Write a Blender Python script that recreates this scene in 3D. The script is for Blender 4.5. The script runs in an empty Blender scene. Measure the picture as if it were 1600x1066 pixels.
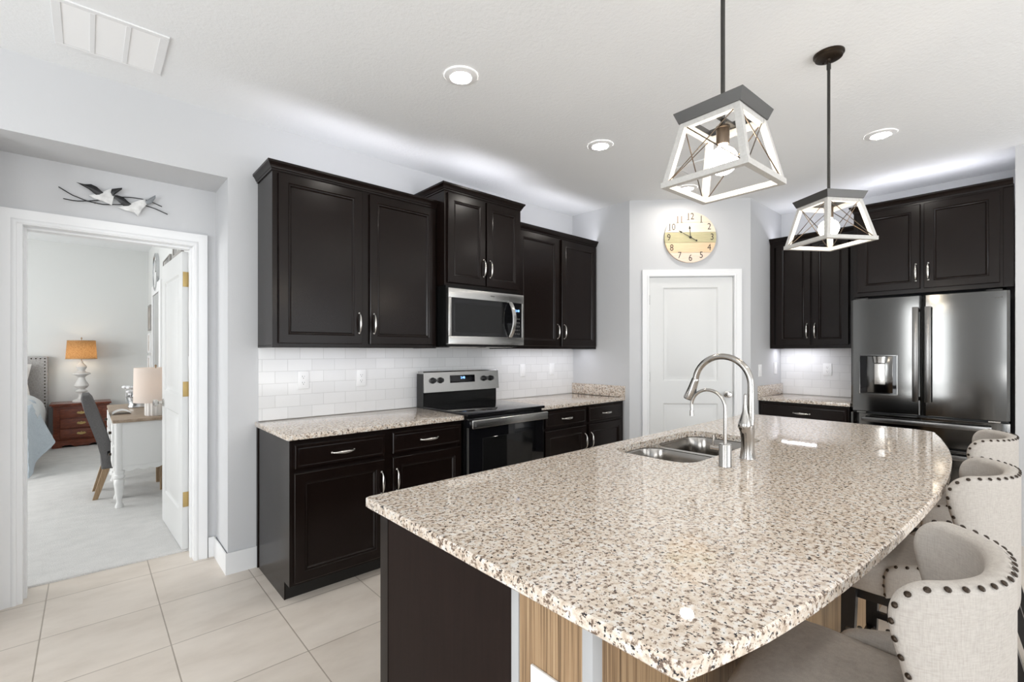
import bpy, bmesh, math, random
from mathutils import Vector as V, Matrix as M
random.seed(7)
C = bpy.context.scene.collection
PI = math.pi
# ------------------------------------------------------------------ camera, world, daylight, exposure
scn = bpy.context.scene
FPX = 729.34
cam_d = bpy.data.cameras.new('camera')
cam_d.sensor_fit = 'HORIZONTAL'
cam_d.sensor_width = 36.0
cam_d.lens = FPX / 1600 * 36.0
cam_d.shift_x = (800 - 781.9) / 1600
cam_d.shift_y = (549.04 - 533) / 1600
cam_d.clip_start = 0.02
cam = bpy.data.objects.new('camera', cam_d)
C.objects.link(cam)
cam.location = (0, 0, 1.3455)
cam.rotation_euler = (PI / 2, 0, math.radians(48.541 - 90))
scn.camera = cam
scn.view_settings.view_transform = 'Standard'
scn.view_settings.look = 'None'
scn.view_settings.gamma = 1.0
scn.view_settings.use_curve_mapping = False
scn.view_settings.exposure = 0.14
scn.cycles.max_bounces = 10
scn.cycles.diffuse_bounces = 6
scn.cycles.glossy_bounces = 5
scn.cycles.sample_clamp_indirect = 6.0
scn.cycles.caustics_reflective = False
scn.cycles.caustics_refractive = False

wd = bpy.data.worlds.new('daylight_sky')
scn.world = wd
wd.use_nodes = True
nt = wd.node_tree
bg = nt.nodes['Background']
bg.inputs['Color'].default_value = (0.80, 0.90, 1.0, 1)
bg.inputs['Strength'].default_value = 1.6

def area(name, loc, target, sx, sy, power, col=(1, 1, 1), spread=PI):
    l = bpy.data.lights.new(name, 'AREA')
    l.shape = 'RECTANGLE'
    l.size, l.size_y = sx, sy
    l.energy = power
    l.color = col
    l.spread = spread
    o = bpy.data.objects.new(name, l)
    C.objects.link(o)
    o.location = loc
    o.rotation_euler = (V(target) - V(loc)).to_track_quat('-Z', 'Y').to_euler()
    return o

# daylight entering by the glazed openings behind the camera and by the bedroom window;
# the upward front lamp and both side lamps are added fill
DAY = (1.0, 0.985, 0.965)
area('daylight_front_sky', (2.4, -3.50, 1.75), (2.6, 0, 1.2), 3.6, 1.1, 20, DAY)
area('ceiling_fill_front', (2.3, -3.40, 0.62), (2.4, -2.6, 2.7), 3.8, 1.1, 88, DAY)  # lamp added low in the opening, aimed up to brighten the ceiling
area('daylight_left', (-2.92, 1.3, 1.18), (0, 1.3, 1.18), 1.2, 2.2, 60, (0.96, 0.985, 1.0))
area('side_fill_upper', (-2.92, -1.9, 1.75), (0, -1.5, 1.4), 2.3, 1.0, 32, (0.97, 0.985, 1.0))  # added fill for faces turned to the left
area('side_fill_lower', (-2.88, -1.9, 0.95), (-2.2, -1.8, 2.7), 2.3, 0.7, 60, (0.98, 0.99, 1.0))  # its added upward half, more fill for the ceiling
area('daylight_bedroom', (-3.12, 6.4, 1.5), (0, 6.4, 1.5), 2.6, 1.6, 104, (1.0, 0.985, 0.96))
LED = (0.92, 0.92, 1.0)

# ------------------------------------------------------------------ materials
def nodes(m):
    return m.node_tree.nodes, m.node_tree.links
def mat(name, col, rough=0.5, metal=0.0, spec=0.5, coat=0.0, emit=None, strength=0.0):
    m = bpy.data.materials.new(name)
    m.use_nodes = True
    b = m.node_tree.nodes['Principled BSDF']
    b.inputs['Base Color'].default_value = (*col, 1)
    b.inputs['Roughness'].default_value = rough
    b.inputs['Metallic'].default_value = metal
    b.inputs['Specular IOR Level'].default_value = spec
    b.inputs['Coat Weight'].default_value = coat
    b.inputs['Coat Roughness'].default_value = 0.15
    if emit:
        b.inputs['Emission Color'].default_value = (*emit, 1)
        b.inputs['Emission Strength'].default_value = strength
    return m
def coords(m, scale=(1, 1, 1), loc=(0, 0, 0), rot=(0, 0, 0)):
    n, l = nodes(m)
    tc = n.new('ShaderNodeTexCoord'); mp = n.new('ShaderNodeMapping')
    mp.inputs['Scale'].default_value = scale
    mp.inputs['Location'].default_value = loc
    mp.inputs['Rotation'].default_value = rot
    l.new(tc.outputs['Object'], mp.inputs['Vector'])
    return mp.outputs['Vector']
def ramp(m, fac, stops, interp='LINEAR'):
    n, l = nodes(m)
    r = n.new('ShaderNodeValToRGB')
    r.color_ramp.interpolation = interp
    e = r.color_ramp.elements
    while len(e) < len(stops):
        e.new(0.5)
    for i, (p, c) in enumerate(stops):
        e[i].position = p
        e[i].color = (*c, 1)
    l.new(fac, r.inputs['Fac'])
    return r.outputs['Color']
def noise(m, vec, scale=5, detail=3, rough=0.5):
    n, l = nodes(m)
    t = n.new('ShaderNodeTexNoise')
    t.inputs['Scale'].default_value = scale
    t.inputs['Detail'].default_value = detail
    t.inputs['Roughness'].default_value = rough
    l.new(vec, t.inputs['Vector'])
    return t.outputs['Fac']
def bump(m, h, strength=0.2, dist=0.002):
    n, l = nodes(m)
    b = n.new('ShaderNodeBump')
    b.inputs['Strength'].default_value = strength
    b.inputs['Distance'].default_value = dist
    l.new(h, b.inputs['Height'])
    l.new(b.outputs['Normal'], n['Principled BSDF'].inputs['Normal'])
def setcol(m, c):
    n, l = nodes(m)
    l.new(c, n['Principled BSDF'].inputs['Base Color'])
def mix(m, a, b, fac, mode='MIX'):
    n, l = nodes(m)
    x = n.new('ShaderNodeMix'); x.data_type = 'RGBA'; x.blend_type = mode
    for i, v in ((0, fac), (6, a), (7, b)):
        if hasattr(v, 'links') or hasattr(v, 'is_linked'):
            l.new(v, x.inputs[i])
        elif i == 0:
            x.inputs[0].default_value = v
        else:
            x.inputs[i].default_value = (*v, 1)
    return x.outputs[2]

def paint(name, col, bscale, bstr, rough=0.75):
    m = mat(name, col, rough, spec=0.25)
    bump(m, noise(m, coords(m), bscale, 3, 0.55), bstr, 0.004)
    return m
WALL = paint('wall_paint', (0.56, 0.565, 0.575), 130, 0.10)
CEIL = paint('ceiling_paint', (0.80, 0.812, 0.82), 60, 0.5, 0.85)
BEDWALL = paint('bedroom_paint', (0.66, 0.67, 0.66), 120, 0.08)
TRIM = mat('white_trim', (0.78, 0.785, 0.79), 0.4)
DOORW = mat('white_door', (0.66, 0.665, 0.66), 0.42)
WHITEP = mat('white_plastic', (0.82, 0.82, 0.82), 0.3)
DARKSLOT = mat('dark_slot', (0.03, 0.03, 0.03), 0.6)

def espresso(name, rough, spec, k):
    m = mat(name, (0.010, 0.007, 0.006), rough, spec=spec)
    v = coords(m, (38, 38, 2.2))
    f = noise(m, v, 3, 4, 0.6)
    setcol(m, ramp(m, f, [(0.3, (0.0088 * k, 0.0050 * k, 0.0040 * k)), (0.75, (0.0125 * k, 0.0072 * k, 0.0058 * k))]))
    return m
ESP = espresso('espresso_wood', 0.23, 0.22, 0.7)
ESPM = espresso('matte_espresso_laminate', 0.55, 0.10, 1.25)
TOE = mat('toe_kick_black', (0.008, 0.007, 0.006), 0.5)

def granite():
    m = mat('speckled_granite', (0.5, 0.45, 0.4), 0.035, spec=0.5)
    n, l = nodes(m)
    v0 = coords(m)
    # large soft crystals from tan to pale grey
    base = ramp(m, noise(m, v0, 62, 3, 0.6), [(0.36, (0.51, 0.42, 0.335)), (0.45, (0.635, 0.545, 0.455)), (0.54, (0.675, 0.605, 0.525)), (0.62, (0.70, 0.67, 0.63))])
    # brown and taupe grains, then near-black mica, each with ragged edges
    g1 = noise(m, coords(m, (1, 1, 1), (3.1, 7.7, 1.3)), 92, 4, 0.66)
    brown = ramp(m, g1, [(0.37, (0.13, 0.09, 0.068)), (0.455, (0.41, 0.315, 0.24))])
    bf = ramp(m, g1, [(0.425, (1, 1, 1)), (0.46, (0, 0, 0))])
    g2 = noise(m, coords(m, (1, 1, 1), (9.2, 2.4, 5.5)), 118, 3, 0.6)
    kf = ramp(m, g2, [(0.365, (1, 1, 1)), (0.395, (0, 0, 0))])
    g3 = noise(m, coords(m, (1, 1, 1), (1.2, 5.4, 8.5)), 105, 3, 0.6)
    wf = ramp(m, g3, [(0.62, (0, 0, 0)), (0.68, (1, 1, 1))])
    c = mix(m, base, (0.71, 0.705, 0.69), wf)
    c = mix(m, c, brown, bf)
    c = mix(m, c, (0.018, 0.016, 0.018), kf)
    setcol(m, c)
    return m
GRAN = granite()

def floor_tile():
    m = mat('beige_floor_tile', (0.6, 0.54, 0.47), 0.32, spec=0.4)
    n, l = nodes(m)
    # grout lines at x = 0.2859 + k*0.4556, y = 2.5973 + k*0.4572
    v = coords(m, (1, 1, 1), (-0.2859 + 0.4556 * 20, -2.5973 + 0.4572 * 20, 0))
    b = n.new('ShaderNodeTexBrick')
    b.offset = 0.0; b.squash = 1.0
    b.inputs['Scale'].default_value = 1.0
    b.inputs['Brick Width'].default_value = 0.4556
    b.inputs['Row Height'].default_value = 0.4572
    b.inputs['Mortar Size'].default_value = 0.0028
    b.inputs['Mortar Smooth'].default_value = 0.15
    b.inputs['Color1'].default_value = (0.615, 0.555, 0.490, 1)
    b.inputs['Color2'].default_value = (0.660, 0.600, 0.535, 1)
    b.inputs['Mortar'].default_value = (0.36, 0.315, 0.265, 1)
    l.new(v, b.inputs['Vector'])
    f = noise(m, coords(m, (1.0, 2.2, 1), rot=(0, 0, 0.5)), 3.2, 6, 0.6)
    cl = ramp(m, f, [(0.30, (0.90, 0.885, 0.87)), (0.52, (1.0, 0.995, 0.99)), (0.72, (1.06, 1.06, 1.06))])
    setcol(m, mix(m, b.outputs['Color'], cl, 1.0, 'MULTIPLY'))
    inv = n.new('ShaderNodeMath'); inv.operation = 'SUBTRACT'; inv.inputs[0].default_value = 1.0
    l.new(b.outputs['Fac'], inv.inputs[1])
    bump(m, inv.outputs[0], 0.5, 0.002)
    return m
TILE = floor_tile()

def subway(name, rot, shift):
    m = mat(name, (0.8, 0.8, 0.8), 0.12, spec=0.5)
    n, l = nodes(m)
    v = coords(m, (1, 1, 1), shift, rot)
    b = n.new('ShaderNodeTexBrick')
    b.offset = 0.5; b.squash = 1.0
    b.inputs['Scale'].default_value = 1.0
    b.inputs['Brick Width'].default_value = 0.1545
    b.inputs['Row Height'].default_value = 0.0775
    b.inputs['Mortar Size'].default_value = 0.0017
    b.inputs['Mortar Smooth'].default_value = 0.4
    b.inputs['Color1'].default_value = (0.71, 0.71, 0.71, 1)
    b.inputs['Color2'].default_value = (0.76, 0.76, 0.76, 1)
    b.inputs['Mortar'].default_value = (0.58, 0.58, 0.575, 1)
    l.new(v, b.inputs['Vector'])
    setcol(m, b.outputs['Color'])
    inv = n.new('ShaderNodeMath'); inv.operation = 'SUBTRACT'; inv.inputs[0].default_value = 1.0
    l.new(b.outputs['Fac'], inv.inputs[1])
    bump(m, inv.outputs[0], 0.35, 0.0015)
    return m

def brushed(name, col, rough, vec_scale, bs=0.05):
    m = mat(name, col, rough, 1.0)
    f = noise(m, coords(m, vec_scale), 4, 3, 0.6)
    n, l = nodes(m)
    r = n.new('ShaderNodeMapRange')
    r.inputs['To Min'].default_value = rough * 0.8; r.inputs['To Max'].default_value = rough * 1.25
    l.new(f, r.inputs['Value']); l.new(r.outputs[0], n['Principled BSDF'].inputs['Roughness'])
    bump(m, f, bs, 0.0006)
    return m
STEEL = brushed('brushed_steel', (0.50, 0.495, 0.48), 0.24, (2, 2, 120))
FRIDGE = brushed('fridge_steel', (0.155, 0.153, 0.148), 0.11, (60, 60, 0.8), 0.003)
SINKS = brushed('sink_steel', (0.33, 0.31, 0.285), 0.17, (3, 60, 60), 0.02)
NICKEL = mat('satin_nickel', (0.58, 0.56, 0.53), 0.22, 1.0)
CHROME = mat('faucet_nickel', (0.42, 0.40, 0.375), 0.2, 1.0)
DKSTEEL = mat('dark_handle_steel', (0.20, 0.195, 0.19), 0.25, 1.0)
BLKGLASS = mat('black_glass', (0.005, 0.005, 0.006), 0.035, spec=0.4)
BLKENAM = mat('black_enamel', (0.006, 0.006, 0.006), 0.22, spec=0.22)
BLKPL = mat('black_plastic', (0.012, 0.012, 0.012), 0.4)
WINGLASS = mat('oven_window_glass', (0.008, 0.008, 0.008), 0.04, spec=0.3)
BLUE = mat('blue_display', (0.02, 0.04, 0.2), 0.4, emit=(0.25, 0.5, 1.0), strength=3.0)
ALUM = mat('grey_edge_trim', (0.40, 0.405, 0.41), 0.45)
BRASS = mat('aged_brass', (0.50, 0.36, 0.15), 0.42, 0.8)
BRONZE = mat('dark_bronze', (0.035, 0.024, 0.016), 0.35, 0.7)
GRAPH = mat('graphite_metal', (0.085, 0.083, 0.080), 0.42, 0.5)
DROD = mat('dark_rod_metal', (0.04, 0.038, 0.035), 0.4, 0.5)
RODM = mat('bronze_rod', (0.10, 0.075, 0.055), 0.35, 0.9)
LENS = mat('lit_lens', (1, 1, 1), 0.5, emit=(1.0, 0.95, 0.88), strength=130.0)
BULB = mat('lit_bulb', (1, 1, 1), 0.4, emit=(1.0, 0.87, 0.70), strength=45.0)
BULBSOFT = mat('lit_bulb_soft', (1, 1, 1), 0.4, emit=(1.0, 0.80, 0.55), strength=24.0)

def whitewash():
    m = mat('whitewashed_frame', (0.62, 0.60, 0.56), 0.6)
    f = noise(m, coords(m, (20, 20, 20)), 6, 4)
    setcol(m, ramp(m, f, [(0.3, (0.42, 0.41, 0.39)), (0.7, (0.48, 0.47, 0.45))]))
    return m
WASH = whitewash()

def linen(name, c1, c2, sc=420):
    m = mat(name, c1, 0.9, spec=0.15)
    a = noise(m, coords(m, (1, 1, 6)), sc / 6, 2)
    b = noise(m, coords(m, (7, 7, 0.8)), sc / 6, 2)
    n, l = nodes(m)
    s = n.new('ShaderNodeMath'); s.operation = 'ADD'
    l.new(a, s.inputs[0]); l.new(b, s.inputs[1])
    h = n.new('ShaderNodeMath'); h.operation = 'MULTIPLY'; h.inputs[1].default_value = 0.5
    l.new(s.outputs[0], h.inputs[0])
    setcol(m, ramp(m, h.outputs[0], [(0.36, c2), (0.62, c1)]))
    bump(m, h.outputs[0], 0.25, 0.001)
    return m
LINEN = linen('cream_linen', (0.45, 0.42, 0.385), (0.375, 0.345, 0.315))
HBLIN = linen('grey_linen', (0.46, 0.45, 0.44), (0.28, 0.27, 0.26), 200)
CHAIRF = linen('charcoal_fabric', (0.15, 0.145, 0.145), (0.10, 0.097, 0.098))
QUILT = linen('blue_quilt', (0.55, 0.61, 0.66), (0.46, 0.52, 0.58), 160)
DUVET = linen('pale_duvet', (0.70, 0.72, 0.73), (0.62, 0.64, 0.65), 160)
SHAM = linen('white_sham', (0.80, 0.79, 0.77), (0.70, 0.69, 0.67), 160)

def carpet():
    m = mat('pale_carpet', (0.6, 0.6, 0.6), 0.95, spec=0.1)
    v = coords(m)
    f = noise(m, v, 170, 3, 0.7)
    g = noise(m, coords(m, (1, 1.4, 1)), 7, 5, 0.65)
    c = ramp(m, f, [(0.3, (0.58, 0.575, 0.565)), (0.7, (0.76, 0.755, 0.745))])
    setcol(m, mix(m, c, ramp(m, g, [(0.35, (0.96, 0.96, 0.955)), (0.65, (1.06, 1.055, 1.05))]), 1.0, 'MULTIPLY'))
    bump(m, f, 0.8, 0.006)
    return m
CARPET = carpet()
def wood(name, c1, c2, c3, scale, rough=0.45, det=3):
    m = mat(name, c1, rough)
    f = noise(m, coords(m, scale), 4, det, 0.65)
    setcol(m, ramp(m, f, [(0.32, c2), (0.5, c1), (0.68, c3)]))
    bump(m, f, 0.08, 0.001)
    return m
ZEBRA = wood('zebrano_laminate', (0.30, 0.19, 0.10), (0.12, 0.07, 0.032), (0.40, 0.28, 0.16), (60, 60, 0.5), 0.45, 2)
OAKW = wood('weathered_oak_top', (0.32, 0.24, 0.17), (0.22, 0.16, 0.11), (0.42, 0.33, 0.25), (5, 40, 5))
CHERRY = wood('cherry_wood', (0.15, 0.034, 0.014), (0.085, 0.019, 0.008), (0.21, 0.052, 0.022), (4, 30, 30), 0.25)
TANLEG = wood('tan_leg_wood', (0.34, 0.23, 0.13), (0.25, 0.165, 0.09), (0.42, 0.30, 0.18), (40, 40, 3))
BLKWOOD = mat('black_leg_wood', (0.010, 0.009, 0.009), 0.35)
CREAMP = mat('cream_painted_wood', (0.74, 0.74, 0.73), 0.45)
LAMPW = mat('chalky_lamp_paint', (0.62, 0.61, 0.59), 0.6)
CERAM = mat('white_ceramic', (0.82, 0.82, 0.81), 0.25)
def shade(name, col, weave, emitc, es):
    m = mat(name, col, 0.8, spec=0.1)
    n, l = nodes(m)
    p = n['Principled BSDF']
    tr = n.new('ShaderNodeBsdfTranslucent'); tr.inputs['Color'].default_value = (*emitc, 1)
    mx = n.new('ShaderNodeMixShader'); mx.inputs[0].default_value = es
    l.new(p.outputs[0], mx.inputs[1]); l.new(tr.outputs[0], mx.inputs[2])
    l.new(mx.outputs[0], n['Material Output'].inputs['Surface'])
    if weave:
        f = noise(m, coords(m, (3, 3, 16)), 26, 3)
        c = ramp(m, f, [(0.35, (0.26, 0.135, 0.055)), (0.62, (0.52, 0.32, 0.155))])
        setcol(m, c); l.new(c, tr.inputs['Color']); bump(m, f, 0.6, 0.003)
    return m
WICKER = shade('wicker_shade', (0.45, 0.24, 0.10), True, (0.5, 0.27, 0.1), 0.55)
DRUM = shade('white_drum_shade', (0.80, 0.75, 0.71), False, (0.85, 0.70, 0.60), 0.35)
PICG = mat('grey_photo_print', (0.26, 0.25, 0.24), 0.5)
def artmat(name, a, b, sc):
    m = mat(name, a, 0.5)
    setcol(m, ramp(m, noise(m, coords(m), sc, 4), [(0.35, a), (0.65, b)]))
    return m
ART = artmat('grey_abstract_print', (0.17, 0.165, 0.16), (0.50, 0.49, 0.47), 6)
ARTW = artmat('tan_abstract_print', (0.40, 0.33, 0.27), (0.68, 0.63, 0.58), 9)
FRAMEG = mat('grey_frame', (0.30, 0.285, 0.27), 0.5)
FRAMEW = mat('white_frame', (0.80, 0.80, 0.80), 0.4)
MIRROR = mat('mirror_glass', (0.85, 0.86, 0.87), 0.02, 1.0)
SILVER = mat('silvered_tin', (0.62, 0.63, 0.64), 0.25, 1.0)
def glassmat():
    m = bpy.data.materials.new('window_glass'); m.use_nodes = True
    n, l = nodes(m)
    t = n.new('ShaderNodeBsdfTransparent'); g = n.new('ShaderNodeBsdfGlossy'); g.inputs['Roughness'].default_value = 0.0
    mx = n.new('ShaderNodeMixShader'); mx.inputs[0].default_value = 0.06
    l.new(t.outputs[0], mx.inputs[1]); l.new(g.outputs[0], mx.inputs[2])
    l.new(mx.outputs[0], n['Material Output'].inputs['Surface'])
    return m
GLASS = glassmat()

# ------------------------------------------------------------------ mesh helpers
class B:
    """collects shapes into one bmesh"""
    def __init__(s): s.bm = bmesh.new()
    def box(s, x0, x1, y0, y1, z0, z1, bev=0.0, seg=2):
        r = bmesh.ops.create_cube(s.bm, size=1.0)
        vs = r['verts']
        for v in vs:
            v.co = V((x0 if v.co.x < 0 else x1, y0 if v.co.y < 0 else y1, z0 if v.co.z < 0 else z1))
        if bev > 0:
            es = list({e for v in vs for e in v.link_edges})
            bmesh.ops.bevel(s.bm, geom=es, offset=bev, segments=seg, profile=0.6, affect='EDGES')
        return s
    def face(s, pts):
        s.bm.faces.new([s.bm.verts.new(p) for p in pts]); return s
    def loops(s, loops, closed=True, cap0=True, cap1=True):
        """skin successive closed rings of points"""
        rings = [[s.bm.verts.new(p) for p in lp] for lp in loops]
        n = len(rings[0])
        for a, b in zip(rings, rings[1:]):
            for i in range(n if closed else n - 1):
                j = (i + 1) % n
                try: s.bm.faces.new((a[i], a[j], b[j], b[i]))
                except ValueError: pass
        if cap0: s.bm.faces.new(rings[0][::-1])
        if cap1: s.bm.faces.new(rings[-1])
        return s
    def lathe(s, prof, c=(0, 0, 0), seg=24, axis='z', cap=True):
        c = V(c)
        lp = []
        for r, h in prof:
            ring = []
            for k in range(seg):
                a = 2 * PI * k / seg
                u, w = r * math.cos(a), r * math.sin(a)
                p = V((u, w, h)) if axis == 'z' else (V((u, h, -w)) if axis == 'y' else V((h, u, w)))
                ring.append(c + p)
            lp.append(ring)
        return s.loops(lp, True, cap, cap)
    def tube(s, pts, rad, seg=10, flat=1.0, cap=True, up=None):
        """swept round (or flattened) tube; rad is a number or a list"""
        pts = [V(p) for p in pts]
        n = len(pts)
        rad = rad if isinstance(rad, (list, tuple)) else [rad] * n
        lp = []
        prev = None
        for i, p in enumerate(pts):
            t = (pts[min(i + 1, n - 1)] - pts[max(i - 1, 0)]).normalized()
            if prev is None:
                ref = V(up) if up else (V((0, 0, 1)) if abs(t.z) < 0.9 else V((1, 0, 0)))
                a = ref - t * ref.dot(t)
            else:
                a = prev - t * prev.dot(t)
            a.normalize(); prev = a
            b = t.cross(a)
            lp.append([p + a * (rad[i] * math.cos(2 * PI * k / seg)) + b * (rad[i] * flat * math.sin(2 * PI * k / seg)) for k in range(seg)])
        return s.loops(lp, True, cap, cap)
    def cyl(s, p0, p1, r, seg=16, r1=None):
        return s.tube([p0, p1], [r, r if r1 is None else r1], seg)
    def prism(s, poly, f, a, b):
        """poly of 2D points, f(u, v, w) -> 3D"""
        return s.loops([[f(u, v, a) for u, v in poly], [f(u, v, b) for u, v in poly]])
    def rings(s, o, ux, uy, n, w, h, prof):
        """panel front: rectangular rings of (inset, height along n)"""
        o, ux, uy, n = V(o), V(ux), V(uy), V(n)
        lp = []
        for ins, d in prof:
            lp.append([o + ux * a + uy * b + n * d for a, b in ((ins, ins), (w - ins, ins), (w - ins, h - ins), (ins, h - ins))])
        return s.loops(lp, True, True, True)
    def sweep(s, path, n, prof, closed=False):
        """profile (side, along n) swept along a polyline lying in the plane with normal n, mitred"""
        path = [V(p) for p in path]; n = V(n).normalized()
        N = len(path)
        lp = []
        for i, p in enumerate(path):
            din = (path[i] - path[i - 1]).normalized() if (i > 0 or closed) else None
            dout = (path[(i + 1) % N] - path[i]).normalized() if (i < N - 1 or closed) else None
            if din is None: din = dout
            if dout is None: dout = din
            s1, s2 = din.cross(n), dout.cross(n)
            m = (s1 + s2).normalized()
            m = m / max(0.2, m.dot(s1))
            lp.append([p + m * a + n * b for a, b in prof])
        if closed: lp.append(lp[0])
        return s.loops(lp, True, not closed, not closed)
    def join(s, other):
        me = bpy.data.meshes.new('tmp'); other.bm.to_mesh(me); s.bm.from_mesh(me); bpy.data.meshes.remove(me); return s
    def xf(s, m):
        bmesh.ops.transform(s.bm, matrix=m, verts=s.bm.verts); return s

BASE = {}
def obj(name, b, material, parent=None, label=None, smooth=True, ang=35, keep=False):
    bm = b.bm
    if parent is not None and parent.name in BASE and not keep:
        bmesh.ops.translate(bm, vec=-BASE[parent.name], verts=bm.verts)
    bmesh.ops.remove_doubles(bm, verts=bm.verts, dist=1e-6)
    bmesh.ops.recalc_face_normals(bm, faces=bm.faces)
    if smooth:
        for f in bm.faces: f.smooth = True
        la = math.radians(ang)
        for e in bm.edges:
            if len(e.link_faces) != 2 or e.calc_face_angle(0) > la: e.smooth = False
    me = bpy.data.meshes.new(name)
    bm.to_mesh(me); bm.free()
    me.materials.append(material)
    o = bpy.data.objects.new(name, me)
    C.objects.link(o)
    if parent is not None:
        o.parent = parent
        if parent.name in BASE: BASE[o.name] = BASE[parent.name]
    if label: o['label'] = label
    return o
FR_A = M.Identity(4)
FR_B = M.Translation((5.449, 1.7194, 0)) @ M.Rotation(-PI / 2, 4, 'Z')      # facing the fridge wall: x right, y into the wall
FR_P = M.Translation((3.8474, 2.5065, 0)) @ M.Rotation(-PI / 4, 4, 'Z')      # facing the pantry wall
def thing(name, label, cat, base=(0, 0, 0), frame=FR_A, group=None):
    o = bpy.data.objects.new(name, None)
    o.empty_display_size = 0.05
    C.objects.link(o)
    m = frame @ M.Translation(base)
    o.location = m.to_translation(); o.rotation_euler = m.to_euler()
    BASE[o.name] = V(base)
    o['label'] = label; o['category'] = cat
    if group: o['group'] = group
    return o
def solo(o, label, cat, group=None, frame=None):
    o['label'] = label; o['category'] = cat
    if group: o['group'] = group
    if frame is not None:
        o.location = frame.to_translation(); o.rotation_euler = frame.to_euler()
    return o
def struct(name, b, material, parent=None, frame=None, **k):
    o = obj(name, b, material, parent, **k)
    if parent is None: o['kind'] = 'structure'
    if frame is not None:
        o.location = frame.to_translation(); o.rotation_euler = frame.to_euler()
    return o
def copy_tree(o, parent=None):
    c = o.copy(); C.objects.link(c)
    if parent is not None: c.parent = parent
    for ch in list(o.children): copy_tree(ch, c)
    return c
def dup(root, loc, rotz, label, group=None):
    r = copy_tree(root)
    r.location = loc; r.rotation_euler = (0, 0, rotz); r['label'] = label
    if group: r['group'] = group
    return r
# ------------------------------------------------------------------ the setting
ZC = 2.7768
YW = 3.2          # range wall
YD = 3.5535       # bedroom door wall (kitchen side)
YB = 3.745        # the same wall, bedroom side
struct('floor', B().box(-3.1, 5.7, -3.7, YB + 0.012, -0.1, 0.0), TILE)
struct('floor_bedroom', B().box(-3.3, 0.82, YB + 0.012, 9.4, -0.1, 0.012, 0.009, 3), CARPET)
struct('ceiling', B().box(-3.1, 5.7, -3.7, 3.3, ZC, ZC + 0.1), CEIL)
struct('ceiling_bedroom', B().box(-3.3, 0.85, 3.6, 9.4, 2.92, 3.0), CEIL)
b = B().box(0.6317, 3.95, YW, YB, 0, 2.92)
b.box(-3.1, -0.45, YW, YB, 0, 2.92)
b.box(-0.45, 0.6317, YW, YD, 2.3924, 2.92)
b.box(-0.45, -0.287, YD, YB, 0, 2.92).box(0.53, 0.6317, YD, YB, 0, 2.92).box(-0.287, 0.53, YD, YB, 2.045, 2.92)
struct('wall_back', b, WALL)
struct('wall_stub', B().box(3.8474, 3.95, 2.5065, YW, 0, ZC), WALL)
# pantry wall on the diagonal, local x along it, y into it
WP = 1.1135
b = B().box(0, 0.17, 0, 0.11, 0, ZC).box(0.975, WP, 0, 0.11, 0, ZC).box(0.17, 0.975, 0, 0.11, 2.058, ZC)
struct('wall_pantry', b, WALL, frame=FR_P)
struct('wall_alcove', B().box(4.6347, 5.6, 1.7194, 1.83, 0, ZC), WALL)
struct('wall_right', B().box(5.449, 5.6, -0.1, 1.7194, 0, ZC).box(4.835, 5.6, -3.7, 0.062, 0, ZC), WALL)
# walls behind the camera with glazed openings, one on the left added for side fill
b = B().box(-3.1, -3.0, -3.7, -3.1, 0, ZC).box(-3.1, -3.0, -0.7, 0.65, 0, ZC).box(-3.1, -3.0, -3.1, -0.7, 2.3, ZC).box(-3.1, -3.0, -3.1, -0.7, 0, 0.55).box(-3.1, -3.0, 1.95, YW, 0, ZC).box(-3.1, -3.0, 0.65, 1.95, 2.35, ZC)
struct('wall_left', b, WALL)
b = B().box(-3.1, -2.5, -3.7, -3.6, 0, ZC).box(4.3, 4.9, -3.7, -3.6, 0, ZC).box(-2.5, 4.3, -3.7, -3.6, 2.4, ZC)
struct('wall_front', b, WALL)
def slider(name, frame, w, h, n=3):
    fr = B()
    for i in range(n):
        x = i * w / n
        fr.box(x, x + w / n, -0.03, 0.03, 0.0, 0.07).box(x, x + w / n, -0.03, 0.03, h - 0.07, h)
        fr.box(x, x + 0.06, -0.03, 0.03, 0.07, h - 0.07).box(x + w / n - 0.06, x + w / n, -0.03, 0.03, 0.07, h - 0.07)
    o = struct(name, fr, TRIM, frame=frame)
    obj('pane', B().box(0.06, w - 0.06, -0.003, 0.003, 0.07, h - 0.07), GLASS, o)
slider('window_1', M.Translation((-3.04, 0.65, 0)) @ M.Rotation(PI / 2, 4, 'Z'), 1.3, 2.35, 1)
slider('window_2', M.Translation((-2.5, -3.64, 0)), 6.8, 2.4, 4)
slider('added_window', M.Translation((-3.04, -3.1, 0.55)) @ M.Rotation(PI / 2, 4, 'Z'), 2.4, 1.75, 2)  # unseen window added to go with the side fill lamps
# bedroom shell
struct('wall_bedroom_back', B().box(-3.3, 0.85, 9.27, 9.4, 0, 2.92), BEDWALL)
struct('wall_bedroom_right', B().box(0.72, 0.85, YB, 9.27, 0, 2.92), BEDWALL)
b = B().box(-3.3, -3.2, YB, 5.0, 0, 2.92).box(-3.3, -3.2, 7.8, 9.27, 0, 2.92).box(-3.3, -3.2, 5.0, 7.8, 0, 0.6).box(-3.3, -3.2, 5.0, 7.8, 2.4, 2.92)
struct('wall_bedroom_left', b, BEDWALL)
slider('window_3', M.Translation((-3.25, 5.0, 0.6)) @ M.Rotation(PI / 2, 4, 'Z'), 2.8, 1.8)

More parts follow.
